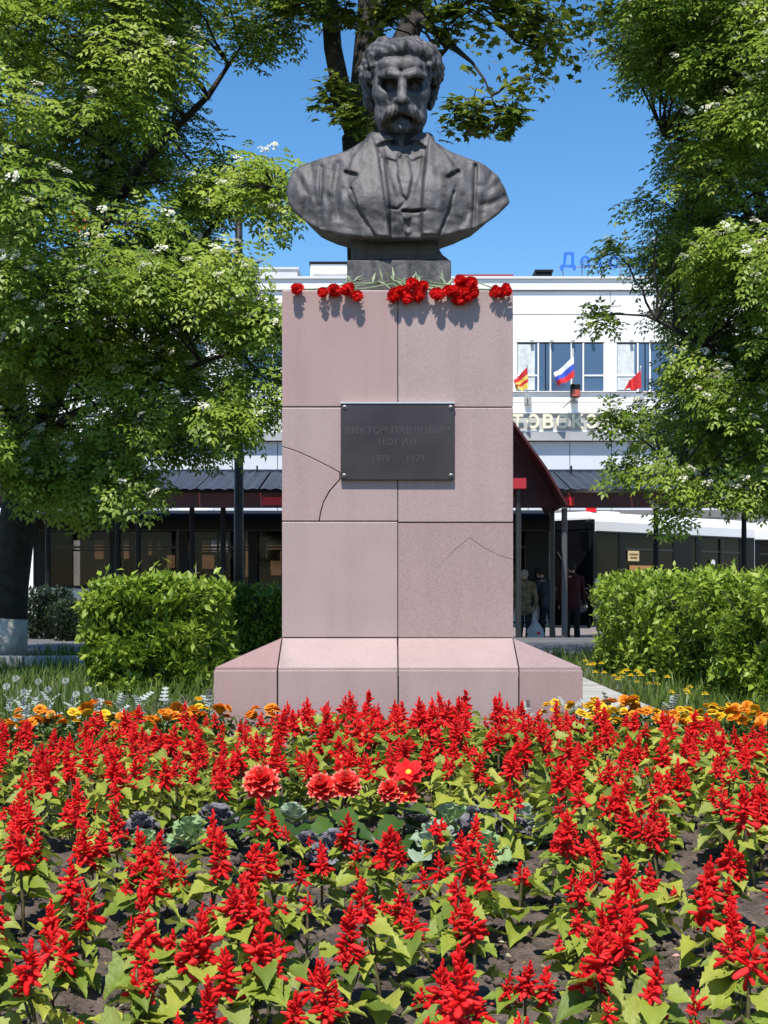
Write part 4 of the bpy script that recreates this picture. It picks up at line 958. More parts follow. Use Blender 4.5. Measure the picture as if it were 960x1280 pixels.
for side in range(4):
    e = .0025
    obj('skirt_slab', slope_piece(-HW + e, -e, -HW + e, -e, side), M_gran, ped, bevel=.002)
    obj('skirt_slab', slope_piece(e, HW - e, e, HW - e, side), M_gran, ped, bevel=.002)
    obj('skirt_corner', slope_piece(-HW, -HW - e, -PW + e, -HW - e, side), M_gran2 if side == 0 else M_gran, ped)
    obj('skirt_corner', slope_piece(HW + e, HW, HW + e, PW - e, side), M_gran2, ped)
    Mr = Matrix.Translation((0, DEP / 2, 0)) @ Matrix.Rotation(side * math.pi / 2, 4, 'Z') @ Matrix.Translation((0, -DEP / 2, 0))
    cn = PW - .034 if side % 2 else PW + .004
    for a, b in ((-cn, -HW - e), (-HW + e, -e), (e, HW - e), (HW + e, cn)):
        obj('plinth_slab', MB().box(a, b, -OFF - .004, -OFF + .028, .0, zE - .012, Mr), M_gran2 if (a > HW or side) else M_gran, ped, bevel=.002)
obj('plinth_core', MB().box(-PW + .03, PW - .03, -OFF + .03, DEP + OFF - .03, -.1, zE - .03), M_grout, ped)
obj('skirt_bed', MB().add([(-HW - .0, 0, zL - .034), (HW, 0, zL - .034), (HW, DEP, zL - .034), (-HW, DEP, zL - .034), (-PW + .02, -OFF + .02, zE - .034), (PW - .02, -OFF + .02, zE - .034), (PW - .02, DEP + OFF - .02, zE - .034), (-PW + .02, DEP + OFF - .02, zE - .034)], [(0, 1, 5, 4), (1, 2, 6, 5), (2, 3, 7, 6), (3, 0, 4, 7), (0, 3, 2, 1)]), M_grout, ped)

# ------------------------------------------------------------------- plaque
M_plaque = mat('brushed_dark_metal', (.055, .045, .045), .38, metal=.55, var=.25, scale=3, spec=.5)
M_engr = mat('worn_engraving', (.085, .077, .075), .4, metal=.5); M_edge = mat('bright_metal_edge', (.6, .6, .6), .3, metal=.5)
plq = thing('plaque', 'dark metal memorial plaque with worn engraved lines screwed to the pedestal', 'plaque', (PXC, PYF, PZ0))
obj('plate', MB().box(lx(426), lx(567.5), -.022, -.0035, lz(600.5), lz(505.5)), M_plaque, plq, bevel=.002)
obj('top_edge', MB().box(lx(425.6), lx(568), -.026, -.001, lz(505.3), lz(503.6)), M_edge, plq)  # pale strip paints the highlight on the plaque's top ledge
for a, b in ((431, 510), (563, 510), (430.5, 595), (563.5, 595)):
    sc_ = obj('screw', MB().tube([(lx(a), -.022, lz(b)), (lx(a), -.027, lz(b)), (lx(a), -.029, lz(b))], [.009, .008, .004], 12), M_steel, plq)
    obj('slot', MB().box(lx(a) - .006, lx(a) + .006, -.0305, -.0292, lz(b) - .001, lz(b) + .001), M_black, sc_)
def engrave(s, px, py, size, sp=1.0):
    me = text_mesh(s, size, .0006, 0, spacing=sp); me.transform(Matrix.Translation((lx(px), -.0224, lz(py)))); o = obj('engraved_line', me, M_engr, plq)
engrave('ВИКТОР ПАВЛОВИЧ', 496.5, 543, .040, 1.08); engrave('НОГИН', 496.5, 557, .038, 1.25); engrave('1878', 476, 577, .036, 1.1); engrave('-', 497, 577, .036); engrave('1924', 519, 577, .036, 1.1)

# =================================================================== bronze bust
def bronze():
    m, nt, b = base_mat('weathered_bronze'); N = nt.nodes; L = nt.links
    tc = N.new('ShaderNodeTexCoord'); n1 = N.new('ShaderNodeTexNoise'); n1.inputs['Scale'].default_value = 6; n1.inputs['Detail'].default_value = 8
    mp = N.new('ShaderNodeMapping'); mp.inputs['Scale'].default_value = (26, 26, 7); n2 = N.new('ShaderNodeTexNoise'); n2.inputs['Scale'].default_value = 1; n2.inputs['Detail'].default_value = 6
    L.new(tc.outputs['Object'], n1.inputs['Vector']); L.new(tc.outputs['Object'], mp.inputs['Vector']); L.new(mp.outputs[0], n2.inputs['Vector'])
    cr = N.new('ShaderNodeValToRGB'); e = cr.color_ramp.elements; e[0].position = .32; e[0].color = (.018, .017, .018, 1); e[1].position = .60; e[1].color = (.10, .095, .10, 1)
    L.new(n2.outputs['Fac'], cr.inputs[0])
    mx = N.new('ShaderNodeMix'); mx.data_type = 'RGBA'; mx.inputs['A'].default_value = (.090, .083, .084, 1)
    mr = N.new('ShaderNodeMapRange'); mr.inputs[1].default_value = .36; mr.inputs[2].default_value = .55; L.new(n1.outputs['Fac'], mr.inputs[0]); L.new(mr.outputs[0], mx.inputs['Factor'])
    L.new(cr.outputs[0], mx.inputs['B']); L.new(mx.outputs['Result'], b.inputs['Base Color'])
    b.inputs['Roughness'].default_value = .58; b.inputs['Metallic'].default_value = .0; b.inputs['Specular IOR Level'].default_value = .4
    n3 = N.new('ShaderNodeTexNoise'); n3.inputs['Scale'].default_value = 45; n3.inputs['Detail'].default_value = 5; L.new(tc.outputs['Object'], n3.inputs['Vector'])
    bp = N.new('ShaderNodeBump'); bp.inputs['Strength'].default_value = .5; bp.inputs['Distance'].default_value = .008; L.new(n3.outputs['Fac'], bp.inputs['Height']); L.new(bp.outputs[0], b.inputs['Normal'])
    return m
M_bronze = bronze()
BY = 6.22; US = BY / F                                             # one sculpting unit = one photo pixel at the bust's depth
bust = thing('bust', 'dark weathered bronze bust of a moustached man in a jacket on the pedestal', 'bust', (XP(500, BY), BY, PZ0 + zT - .003))
bz0 = ZP(305, BY) - (PZ0 + zT - .003)                               # chest bottom above the bust's foot
MU = Matrix.Translation((0, 0, bz0)) @ Matrix.Scale(US, 4)
SHEAR = Matrix(((1, 0, 0, 0), (0, 1, 0, 0), (0, .30, 1, 0), (0, 0, 0, 1)))      # the figure bows its head and chest slightly
def head():
    S = Sdf((-62, -74, 92), (66, 68, 276), .95); X, Y, Z = S.X, S.Y, S.Z
    S.add(S.ell((2, 12, 211), (40, 50, 42))); S.add(S.ell((1, -8, 192), (36, 40, 50)), 14)
    S.add(S.ell((1, -13, 160), (28, 31, 27)), 14); S.add(S.ell((1, -20, 219), (36, 30, 22)), 12)
    for s in (-1, 1):
        S.add(S.ell((1 + 26 * s, -27, 187), (12, 12, 11)), 16)                       # cheekbones
        S.add(S.ell((1 + 24 * s, -18, 160), (11, 16, 16)), 10)                       # jaw
        S.add(S.ell((1 + 14 * s, -47, 222), (13, 6, 7)), 10)                         # frontal bumps
    for s in (-1, 1):
        S.sub(S.ell((2 + 15.5 * s, -53, 197.5), (14, 25, 10)), 4)                 # sockets
    for s in (-1, 1):
        S.add(S.ell((2 + 15 * s, -25, 196), (9.2, 8.5, 7.6)), 2)                    # eyeballs
        S.add(S.cap((2 + 30 * s, -41, 208), (2 + 17 * s, -54, 210), 4.2, 5.2), 4)   # heavy brows
        S.add(S.cap((2 + 17 * s, -54, 210), (2 + 4.5 * s, -56, 208.5), 5.2, 4.6), 4)
        S.sub(S.cap((2 + 9 * s, -55, 179), (2 + 25 * s, -43, 167), 1.6, 1.2), 5)       # folds beside the nose
    S.add(S.cap((2, -50, 206), (2, -66, 181), 5.0, 6.6), 6); S.add(S.ell((2, -68, 178), (6.6, 6.2, 5.8)), 4)   # nose
    for s in (-1, 1): S.add(S.ell((2 + 7 * s, -58, 177), (4.6, 6, 4.6)), 3); S.sub(S.ell((2 + 4 * s, -63, 172.6), (2.4, 3.4, 2.2)), 1.5)
    for k in range(3): S.sub(S.cap((-20, -45.5 + .3 * k, 219 + 6 * k), (22, -45.5 + .3 * k, 219.5 + 6 * k), .9), 2)       # forehead lines
    S.sub(S.cap((0, -54, 206), (0.5, -52, 214), .9), 2)
    # moustache: two drooping tufts, combed
    M_ = Sdf.__new__(Sdf); M_.__dict__.update(S.__dict__); M_.F = np.full(S.F.shape, 1e3, np.float32)
    for s in (-1, 1):
        M_.add(M_.cap((2 + 3 * s, -58, 168.5), (2 + 14 * s, -54, 164), 7, 7.6), 3); M_.add(M_.cap((2 + 14 * s, -54, 164), (2 + 25 * s, -43, 156), 7.4, 5.2), 3); M_.add(M_.cap((2 + 25 * s, -43, 156), (2 + 28 * s, -38, 149), 5, 2.4), 3)
    M_.F = M_.F + .45 * np.sin((np.abs(X - 2) * 1.15 + (Z - 168) * .55) * 1.05) + .6 * vnoise(X, Y, Z, .35, 3)
    S.add(M_.F, 2.5)
    S.sub(S.ell((2, -53, 155), (15, 9, 3.6)), 3)                                      # shade under the moustache
    S.add(S.ell((2, -46, 154), (9, 6, 3.4)), 2)                                       # lower lip
    M_.F = np.full(S.F.shape, 1e3, np.float32)
    M_.add(M_.ell((2, -44, 146), (13, 9, 9))); M_.add(M_.cap((2, -48, 151), (2, -50, 146), 3.5, 5.5), 4)
    M_.F = M_.F + .4 * np.sin(X * .9 + Z * .25) + .5 * vnoise(X, Y, Z, .4, 5); S.add(M_.F, 4)
    # ears
    for s in (-1, 1): S.add(S.ell((2 + 37 * s, 8, 192), (4, 8, 11)), 4)
    # neck
    S.add(S.cap((1, 12, 60), (1, 8, 160), 33, 30), 12); S.add(S.ell((1, -22, 125), (7, 8, 10)), 8)
    # hair: a cap of thick locks
    M_.F = np.full(S.F.shape, 1e3, np.float32)
    M_.add(M_.ell((2, 18, 220), (48, 48, 32))); M_.add(M_.ell((2, 26, 200), (45, 38, 40)), 10)
    M_.sub(M_.ell((1, -46, 206), (35, 40, 33)), 5)
    r = np.random.default_rng(9)
    M_.add(M_.cap((-23, -36, 241), (4, -44, 242.5), 9.5, 11), 3); M_.add(M_.cap((4, -44, 242.5), (23, -37, 241), 11, 9), 3)   # front roll
    M_.add(M_.cap((-22, -20, 247), (22, -24, 248), 10, 10), 6)
    def lock(pts, r0):
        for a, b in zip(pts[:-1], pts[1:]): M_.add(M_.cap(a, b, r0, r0 * .9), 2.2)
    for s, dx in ((-1, 0), (1, 3)):
        lock([(dx + 29 * s, -33, 240), (dx + 36 * s, -30, 235), (dx + 39 * s, -27, 228), (dx + 37 * s, -29, 222)], 6.5)
        lock([(dx + 30 * s, -22, 245), (dx + 40 * s, -18, 240), (dx + 47 * s, -12, 232), (dx + 48 * s, -14, 223)], 7)
        lock([(dx + 40 * s, -18, 230), (dx + 45 * s, -18, 222), (dx + 47 * s, -14, 214), (dx + 43 * s, -18, 208)], 6)
        lock([(dx + 47 * s, -4, 228), (dx + 52 * s, 0, 219), (dx + 50 * s, -4, 210), (dx + 46 * s, -6, 204)], 6.2)
        lock([(dx + 37 * s, -24, 216), (dx + 40 * s, -22, 208), (dx + 38 * s, -20, 201)], 4.2)
        lock([(dx + 44 * s, 10, 214), (dx + 49 * s, 14, 204), (dx + 45 * s, 10, 194), (dx + 42 * s, 6, 186)], 7)
        lock([(dx + 40 * s, 20, 196), (dx + 44 * s, 24, 184), (dx + 40 * s, 22, 174)], 7.5)
    for k in range(26):
        a = r.uniform(-.4, 3.54); th = r.uniform(.1, 1.15); c = np.array([2 + 46 * math.sin(th) * math.cos(a), 18 + 46 * math.sin(th) * math.sin(a), 219 + 32 * math.cos(th)])
        d = np.array([-math.sin(a), math.cos(a), -.6]); lock([c - d * 8, c, c + d * 6 + [0, 0, -4]], 5.5)
    M_.F = M_.F + 1.1 * np.sin(.62 * X + .5 * np.sin(.12 * Z + .1 * Y) * 4 + .35 * Z + .4 * Y) * .7 + 1.9 * vnoise(X, Y, Z, .19, 7)
    S.add(M_.F, 2.0)
    S.F = S.F + .40 * vnoise(X, Y, Z, .5, 11) + .5 * vnoise(X, Y, Z, .17, 12)
    return S.mesh('head', MU @ SHEAR @ Matrix.Diagonal((.90, 1, 1, 1)))
obj('head', head(), M_bronze, bust)
def poly_sd(X, Z, poly):
    "signed distance to a polygon in x,z (negative inside)"
    d = np.full(np.broadcast(X, Z).shape, 1e9, np.float32); ins = np.zeros(d.shape, bool); poly = np.array(poly, float)
    for a, b in zip(poly, np.roll(poly, -1, 0)):
        e = b - a; u = np.clip(((X - a[0]) * e[0] + (Z - a[1]) * e[1]) / (e @ e), 0, 1)
        d = np.minimum(d, np.hypot(X - a[0] - u * e[0], Z - a[1] - u * e[1])); c = (a[1] > Z) != (b[1] > Z)
        ins ^= c & (X < (b[0] - a[0]) * (Z - a[1]) / (b[1] - a[1] + 1e-12) + a[0])
    return np.where(ins, -d, d)
def line_d(X, Z, pts):
    d = np.full(np.broadcast(X, Z).shape, 1e9, np.float32)
    for a, b in zip(pts[:-1], pts[1:]):
        a = np.array(a, float); e = np.array(b, float) - a; u = np.clip(((X - a[0]) * e[0] + (Z - a[1]) * e[1]) / (e @ e), 0, 1)
        d = np.minimum(d, np.hypot(X - a[0] - u * e[0], Z - a[1] - u * e[1]))
    return d
def shoulders():
    S = Sdf((-150, -88, -12), (146, 84, 146), 1.05); X, Y, Z = S.X, S.Y, S.Z; x2, z2 = X[:, 0], Z[:, 0]     # (nx,1),(1,nz)
    out = [(-34, 138), (-40, 130), (-60, 119), (-95, 108), (-122, 100), (-133, 94), (-139, 80), (-141, 66), (-137, 50), (-128, 36), (-115, 25), (-100, 14), (-80, 6), (-63, 1), (-40, -1), (20, -2), (48, 1), (70, 7), (90, 15), (105, 25), (121, 38), (135, 53), (130, 68), (121, 84), (102, 99), (80, 108), (60, 116), (40, 128), (34, 137)]
    o2 = poly_sd(x2, z2, out) + 1.2 * vnoise(x2, 0, z2, .12, 3)
    tx = np.clip(1 - (np.abs(x2) / 158) ** 2.2, 0.02, 1) ** .5
    top = np.clip((z2 - 52) / 90, 0, 1) ** 1.5; bot = np.clip((24 - z2) / 26, 0, 1) ** 2
    yf = -(66 * tx * (1 - .50 * top * (1 + .25 * (np.abs(x2) / 140))) - 0 * bot * tx)          # front surface
    yb = 56 * tx * (1 - .42 * top) - 14 * bot
    yf = yf - 4.5 * np.exp(-((np.abs(x2) - 44) / 30) ** 2 - ((z2 - 70) / 30) ** 2)               # chest
    # relief of the clothes
    h = np.zeros(np.broadcast(x2, z2).shape, np.float32); st = lambda d, w=1.4: 1 / (1 + np.exp(np.clip(d / w * 2.2, -30, 30)))
    vest = poly_sd(x2, z2, [(-30, 122), (-20, 108), (-14, 60), (-12, -6), (26, -6), (26, 60), (30, 110), (32, 120), (20, 128), (0, 131), (-18, 128)])
    h -= 6.5 * st(vest)
    shirt = poly_sd(x2, z2, [(-22, 124), (-13, 88), (-4, 60), (6, 52), (16, 62), (24, 92), (27, 124), (0, 133)])
    h -= 3.0 * st(shirt)
    tie = poly_sd(x2, z2, [(-3, 114), (8, 114), (10, 106), (14, 84), (8, 58), (2, 64), (-3, 86), (-4, 106)]); h += 3.6 * st(tie)
    for cpl in ([(-20, 126), (-25, 110), (-6, 104), (1, 111), (-8, 122)], [(25, 126), (28, 110), (14, 104), (6, 111), (14, 122)]): h += 3.2 * st(poly_sd(x2, z2, cpl))   # shirt collar tips
    lapL = poly_sd(x2, z2, [(-36, 136), (-56, 112), (-65, 90), (-52, 86), (-60, 78), (-62, 62), (-54, 48), (-32, 2), (-13, 0), (-17, 40), (-24, 90), (-28, 118)])
    lapR = poly_sd(x2, z2, [(36, 136), (56, 112), (69, 90), (57, 84), (66, 76), (62, 54), (47, 4), (25, 4), (25, 60), (32, 112)])
    fold = .5 + .5 * st(np.abs(x2) - 46, 14)
    h += 5.0 * st(lapL, 1.1) * fold + 5.0 * st(lapR, 1.1) * fold
    gr = lambda pts, dep, w: -dep * np.exp(-(line_d(x2, z2, pts) / w) ** 2)
    h += gr([(-66, 90), (-54, 87)], 7, 2.2) + gr([(70, 91), (57, 84)], 8, 2.4)                       # notches
    h += gr([(-60, 70), (-52, 46), (-31, 2)], 4, 1.8) + gr([(64, 66), (60, 48), (46, 3)], 4, 1.8)     # lapel shade lines
    h += gr([(-96, 96), (-97, 60), (-95, 18)], 3.5, 2.6) + gr([(92, 98), (90, 60), (88, 15)], 6, 2.6)  # sleeve seams
    h += gr([(4, 42), (14, 41), (27, 43)], 8, 2.3) + gr([(-14, 47), (-4, 45), (4, 52)], 3, 2.0)       # waistcoat fold
    h += gr([(6, 36), (4, 10), (6, -4)], 2.0, 1.4)
    h += 4.2 * st(np.hypot(x2 - 8, z2 - 32) - 4.2, .8) + 2.2 * st(np.hypot(x2 - 9, z2 - 10) - 3.8, .8)  # buttons
    for a in ([(-128, 88), (-112, 62), (-118, 34)], [(-110, 98), (-108, 70), (-100, 50)], [(122, 78), (104, 66), (100, 40)], [(128, 60), (110, 52), (98, 50)], [(112, 88), (104, 74), (96, 72)], [(-76, 100), (-80, 70), (-74, 30)], [(76, 60), (82, 40), (74, 20)]): h += gr(a, 2.6, 4.5)
    sl = st(96 - np.abs(x2), 4); h += sl * 2.4 * vnoise(x2, 0, z2, .11, 5) + 1.0 * vnoise(x2, 0, z2, .09, 6) + .6 * vnoise(x2, 0, z2, .3, 8)
    h += .9 * (1 - st(vest)) * vnoise(x2 * 1.0, 0, z2 * .25, .4, 9)
    yf = yf - h
    mid = (yf + yb) / 2; half = (yb - yf) / 2
    dy = (np.abs(Y - mid[:, None, :]) - half[:, None, :]) * .85
    o3 = np.broadcast_to(o2[:, None, :], S.F.shape); k = 4.5
    hh = np.maximum(k - np.abs(dy - o3), 0) / k; S.F = (np.maximum(dy, o3) + hh * hh * k * .25).astype(np.float32)
    # open neck with a standing jacket collar
    S.add(S.cap((-30, 14, 128), (-36, -2, 132), 7, 6), 8); S.add(S.cap((30, 14, 128), (36, -2, 132), 7, 6), 8)
    S.add(S.cap((-31, 14, 130), (31, 14, 130), 8, 8) if False else S.cap((-24, 34, 132), (24, 34, 132), 9, 9), 8)
    S.sub(S.ell((1, -8, 150), (28, 34, 38)), 3)
    S.F = S.F + .3 * vnoise(X, Y, Z, .20, 21) + .12 * vnoise(X, Y, Z, .7, 22)
    me = S.mesh('shoulders'); n = len(me.vertices); co = np.empty(n * 3, np.float32); me.vertices.foreach_get('co', co); co = co.reshape(-1, 3)
    co[:, 2] += .30 * co[:, 1] * np.clip((co[:, 2] + 4) / 52, 0, 1) + .10 * np.minimum(co[:, 1], 0) * np.clip(1 - (co[:, 2] + 4) / 52, 0, 1)
    me.vertices.foreach_set('co', co.ravel()); me.transform(MU); return me
obj('shoulders', shoulders(), M_bronze, bust)
def socle():
    # stacked rectangular sections: neck flaring to a block, in local metres
    u = US; secs = []
    for py, w0, w1, dp in ((298, -62, 46, 46), (306, -62, 47, 46), (318, -61, 48, 45), (325, -60, 52, 46), (329, -58, 57, 48), (331, -59, 59, 49), (337.5, -64, 60, 52)):
        secs.append((w0 * u, w1 * u, dp * u, bz0 + (305 - py) * u))
    secs.append((-65 * u, 61.5 * u, 53 * u, bz0 + (305 - 338) * u)); secs.append((-65 * u, 61.5 * u, 53 * u, 0.0))
    vs = []; n = 0
    for a, b, d, z in secs: f = .62 if z > bz0 - 27 * u else 1.0; vs += [(a, -d * f, z), (b, -d * f, z), (b, d, z), (a, d, z)]
    fs = [(i * 4 + k, i * 4 + (k + 1) % 4, (i + 1) * 4 + (k + 1) % 4, (i + 1) * 4 + k) for i in range(len(secs) - 1) for k in range(4)] + [(0, 1, 2, 3), tuple(len(vs) - 1 - k for k in range(4))]
    return MB().add(vs, fs)
obj('socle', socle(), M_bronze, bust, bevel=.004)

# =================================================================== carnations laid on the pedestal
M_petal = leaf_mat('carnation_red', [(.60, .006, .008), (.78, .016, .016), (.86, .05, .045)], .3, rough=.6, spec=.2)
M_cstem = mat('carnation_stem', (.20, .26, .15), .6, var=.2, scale=30)
def carnation_head(seed):
    r = np.random.default_rng(seed); P_, D_, N_, A_ = [], [], [], []
    T = np.array([(0, .12, 0), (.75, .5, .05), (.95, .42, .16), (.88, .25, -.05), (1.05, .1, .12), (.9, -.05, -.06), (1.04, -.2, .1), (.87, -.33, -.03), (.95, -.46, .12), (.72, -.52, 0), (0, -.12, 0)], float)
    Tf = [np.array([(0, 1, 9), (0, 9, 10), (1, 2, 3), (1, 3, 9), (3, 4, 5), (3, 5, 9), (5, 6, 7), (5, 7, 9), (7, 8, 9)])]
    for ring, (n, el, s) in enumerate(((9, -8, 1.0), (10, 14, .98), (9, 36, .92), (8, 58, .84), (6, 78, .72))):
        a = r.uniform(0, 6.3) + np.arange(n) * 6.283 / n + r.normal(size=n) * .12; e = np.radians(el + r.normal(size=n) * 15)
        d = np.stack([np.cos(a) * np.cos(e), np.sin(a) * np.cos(e), np.sin(e)], 1); P_.append(np.zeros((n, 3)) + [0, 0, .004 * ring]); D_.append(d)
        N_.append(np.stack([-np.cos(a) * np.sin(e), -np.sin(a) * np.sin(e), np.cos(e)], 1) + r.normal(size=(n, 3)) * .25); A_.append(np.full(n, s))
    n = sum(map(len, P_)); V, Fq, A = place(T, Tf, np.concatenate(P_), np.concatenate(D_), np.concatenate(N_), .031 * np.concatenate(A_) * r.uniform(.7, 1.1, n), r.random(n))
    me = mesh_np('flower_head', V, Fq, A); me.materials.append(M_petal); return me
CH = [carnation_head(s) for s in range(4)]
cal_me = MB().tube([(0, 0, -.034), (0, 0, -.026), (0, 0, -.008), (0, 0, .002)], [.003, .007, .009, .012], 8).mesh('calyx', True); cal_me.materials.append(M_cstem)
heads = [(372, 361, 0), (404, 365, 1), (418, 362, 1), (437, 362, 2), (446, 369, 2), (492, 369, 3), (502, 363, 3), (509, 371, 3), (515, 355, 3), (524, 369, 3), (527, 358, 3), (546, 367, 4), (561, 363, 4), (575, 352, 5), (588, 354, 5), (568, 364, 5), (580, 364, 5), (590, 365, 5), (573, 374, 5), (584, 372, 5), (619, 364, 6), (631, 363, 6)]
lab = ['single red carnation hanging over the pedestal edge at its far corner', 'red carnation of the lone pair next to the single one', 'red carnation of the drooping pair below the socle edge', 'red carnation in the loose bunch above the centre joint', 'red carnation between the loose bunch and the dense bunch', 'red carnation in the dense bunch laid before the socle', 'red carnation of the pair near the flag side corner']
r_ = np.random.default_rng(2); zt = PZ0 + zT
for i, (px, py, gidx) in enumerate(heads):
    hy_ = 5.776 + r_.uniform(-.008, .008); h = np.array(P(px, py, hy_)); c = thing('carnation', lab[gidx], 'carnation', tuple(h), 0, 'red carnations on the pedestal' if gidx else None)
    aim = 497 + (px - 497) * r_.uniform(.1, .75) + r_.uniform(-40, 40); end = np.array([XP(aim, 6.02), 6.02 + r_.uniform(-.02, .01), zt + r_.uniform(.055, .095)])
    edge = np.array([h[0] * .8 + end[0] * .2, 5.83, zt + .012]); back = unit(edge - h); q = Vector(-back * .7 + np.array([0, -.35, -.15]) + r_.normal(size=3) * .15).normalized()
    rot = q.to_track_quat('Z', 'Y').to_euler()
    fh = obj('flower_head', CH[i % 4], None, c); fh.rotation_euler = rot; k_ = r_.uniform(.8, 1.05); fh.scale = (k_, k_ * r_.uniform(.75, 1.05), k_ * r_.uniform(.9, 1.3))
    ca = obj('calyx', cal_me, None, c); ca.rotation_euler = rot
    k0 = np.array(q) * -.03
    obj('stem', MB().tube([k0, (edge - h) * .6 + k0 * .4, edge - h, (edge * .5 + end * .5) - h + [0, 0, .006], end - h], [.0034, .0034, .0034, .0032, .003], 5), M_cstem, c, smooth=True)
    for j in range(2):
        f = r_.uniform(.3, .8); p0 = edge * (1 - f) + end * f - h; d = unit(end - edge + r_.normal(size=3) * .25) * r_.uniform(.05, .08)
        V, Fq, A = place(T_leaf[0] * [1, .35, 1], T_leaf[1], np.array([p0]), np.array([d + [0, 0, .03]]), np.array([[0, -.3, 1.]]), np.array([.07]), np.array([.5]))
        obj('leaf', mesh_np('leaf', V, Fq, A), M_cstem, c)

# =================================================================== bedding plants
def grid_leaf(L, W, prof, fold, droop, ruffle=0.0, nr=9, nc=5, seed=0, wave=0.0, twist=0.0):
    "a leaf as a small curved grid; x along, z up; attr = place along the leaf"
    r = np.random.default_rng(seed); ts = np.linspace(0, 1, nr); us = np.linspace(-1, 1, nc); V = []; A = []
    for i, t in enumerate(ts):
        w = W * prof(t) * (1 + (.05 if i % 2 else -.03))
        w *= 1.07 if i % 2 else .95
        for u in us:
            x = L * (t - .06 * abs(u) ** 1.5 * (1 if t < .25 else -.25)); y = w * u
            z = fold * abs(u) * w - droop * L * t * t + ruffle * abs(u) ** 1.5 * math.sin(t * 17 + u * 3 + seed) * L + wave * math.sin(t * 7 + seed) * L + .15 * abs(u) ** 2 * w * math.sin(9 * t) + (.10 * W * (i % 2) * abs(u) * (1.3 - abs(u)) if nr > 8 else 0)
            V.append((x, y, z)); A.append(max(t * .9, abs(u) * .75 * min(1, t * 2 + .2)))
    q = [(i * nc + j, (i + 1) * nc + j, (i + 1) * nc + j + 1, i * nc + j + 1) for i in range(nr - 1) for j in range(nc - 1)]
    return mesh_np('leaf', np.array(V), [np.array(q)], A, smooth=True)
heart = lambda t: .5 * (math.sin(math.pi * min(1, t ** .62)) ** .9 * (1 - .25 * t) + (.35 if t < .02 else 0) * .8)
M_sleaf = leaf_mat('salvia_leaf', [(.14, .20, .03), (.21, .28, .035), (.29, .345, .045), (.38, .40, .06), (.24, .29, .08)], .36, attr=False, rough=.5, bump=.5, bscale=170)
M_sstem = mat('salvia_stem', (.07, .045, .03), .7, col2=(.10, .10, .03), scale=40)
M_sred = leaf_mat('salvia_red', [(.68, .010, .012), (.82, .020, .022), (.90, .05, .05)], .32, rough=.65, spec=.12, bump=.4, bscale=220, objvar=.14)
SL = []
for k in range(5):
    me = grid_leaf(.056, .050 + .006 * (k % 3), heart, .25 + .08 * k, .10 + .10 * k, .012, 11, 5, k); me.materials.append(M_sleaf); SL.append(me)
def spike(kind, seed):
    r = np.random.default_rng(seed); parts = []; n_w, gap, n_f, Lf, rad0 = dict(full=(6, .0100, 11, .029, .0044), loose=(4, .0125, 9, .034, .0045), bud=(3, .009, 7, .020, .0042), tall=(8, .0108, 11, .028, .0044))[kind]
    rings = np.array([0, .22, .45, .72, .92, 1.0]); rr = np.array([.35, .72, .95, 1.0, .72, .18]); m = 6
    T = []; 
    for t, q in zip(rings, rr):
        for k in range(m):
            a = 2 * math.pi * k / m; T.append((t * Lf, q * rad0 * math.cos(a) * 1.15, q * rad0 * math.sin(a) * .85 - .10 * t * t * Lf))
    Tf = [np.array([(i * m + k, i * m + (k + 1) % m, (i + 1) * m + (k + 1) % m, (i + 1) * m + k) for i in range(len(rings) - 1) for k in range(m)])]
    P_, D_, S_l = [], [], []
    for w in range(n_w):
        f = w / (n_w - 1); nf = max(3, int(round(n_f * (1 - .45 * f)))) + r.integers(-1, 2)
        for k in range(nf):
            if r.random() < (.2 if kind == 'loose' else .08): continue
            a = w * .9 + k * 6.283 / nf + r.normal() * .3; el = R(-12 + 90 * f ** 1.3 + r.normal() * 19)
            P_.append((r.normal() * .002, r.normal() * .002, w * gap + r.normal() * .004)); D_.append((math.cos(a) * math.cos(el), math.sin(a) * math.cos(el), math.sin(el))); S_l.append((1.08 - .5 * f) * r.uniform(.55, 1.2))
    for _ in range(n_w * 5):
        f = r.random(); a = r.uniform(0, 6.3); el = R(10 + 60 * f + r.normal() * 15); P_.append((math.cos(a) * .003, math.sin(a) * .003, f * (n_w - 1) * gap)); D_.append((math.cos(a) * math.cos(el), math.sin(a) * math.cos(el), math.sin(el))); S_l.append(r.uniform(.32, .6))
    P_.append((0, 0, n_w * gap - .004)); D_.append((.05, .02, 1)); S_l.append(.6)
    n = len(P_); V, Fq, A = place(np.array(T), Tf, np.array(P_, float), np.array(D_, float), np.tile([.1, .05, 1.], (n, 1)) + r.normal(size=(n, 3)) * .1, np.array(S_l), r.random(n))
    me = mesh_np('flower_spike', V, Fq, A, smooth=True); me.materials.append(M_sred); return me
SP = {k: [spike(k, 10 * j + i) for i in range(5)] for j, k in enumerate(('full', 'loose', 'bud', 'tall'))}
def stem_mesh(h, side, seed):
    r = np.random.default_rng(seed); mb = MB(); b = r.normal(size=2) * .012
    main = [(0, 0, -.03), (b[0] * .4, b[1] * .4, h * .4), (b[0], b[1], h), (b[0], b[1], h + .03)]
    mb.tube(main, [.0042, .0036, .0028, .0018], 5)
    tips = [(b[0], b[1], h)]
    for k in range(side):
        a = r.uniform(0, 6.3); z0 = h * r.uniform(.35, .6); l = r.uniform(.028, .058); e = (math.cos(a) * l, math.sin(a) * l, h * r.uniform(.78, 1.06))
        mb.tube([(b[0] * .5, b[1] * .5, z0), (e[0] * .7, e[1] * .7, z0 + (e[2] - z0) * .5), e], [.0028, .0024, .0018], 4); tips.append(e)
    me = mb.mesh('stem', True); me.materials.append(M_sstem); return me, tips, b
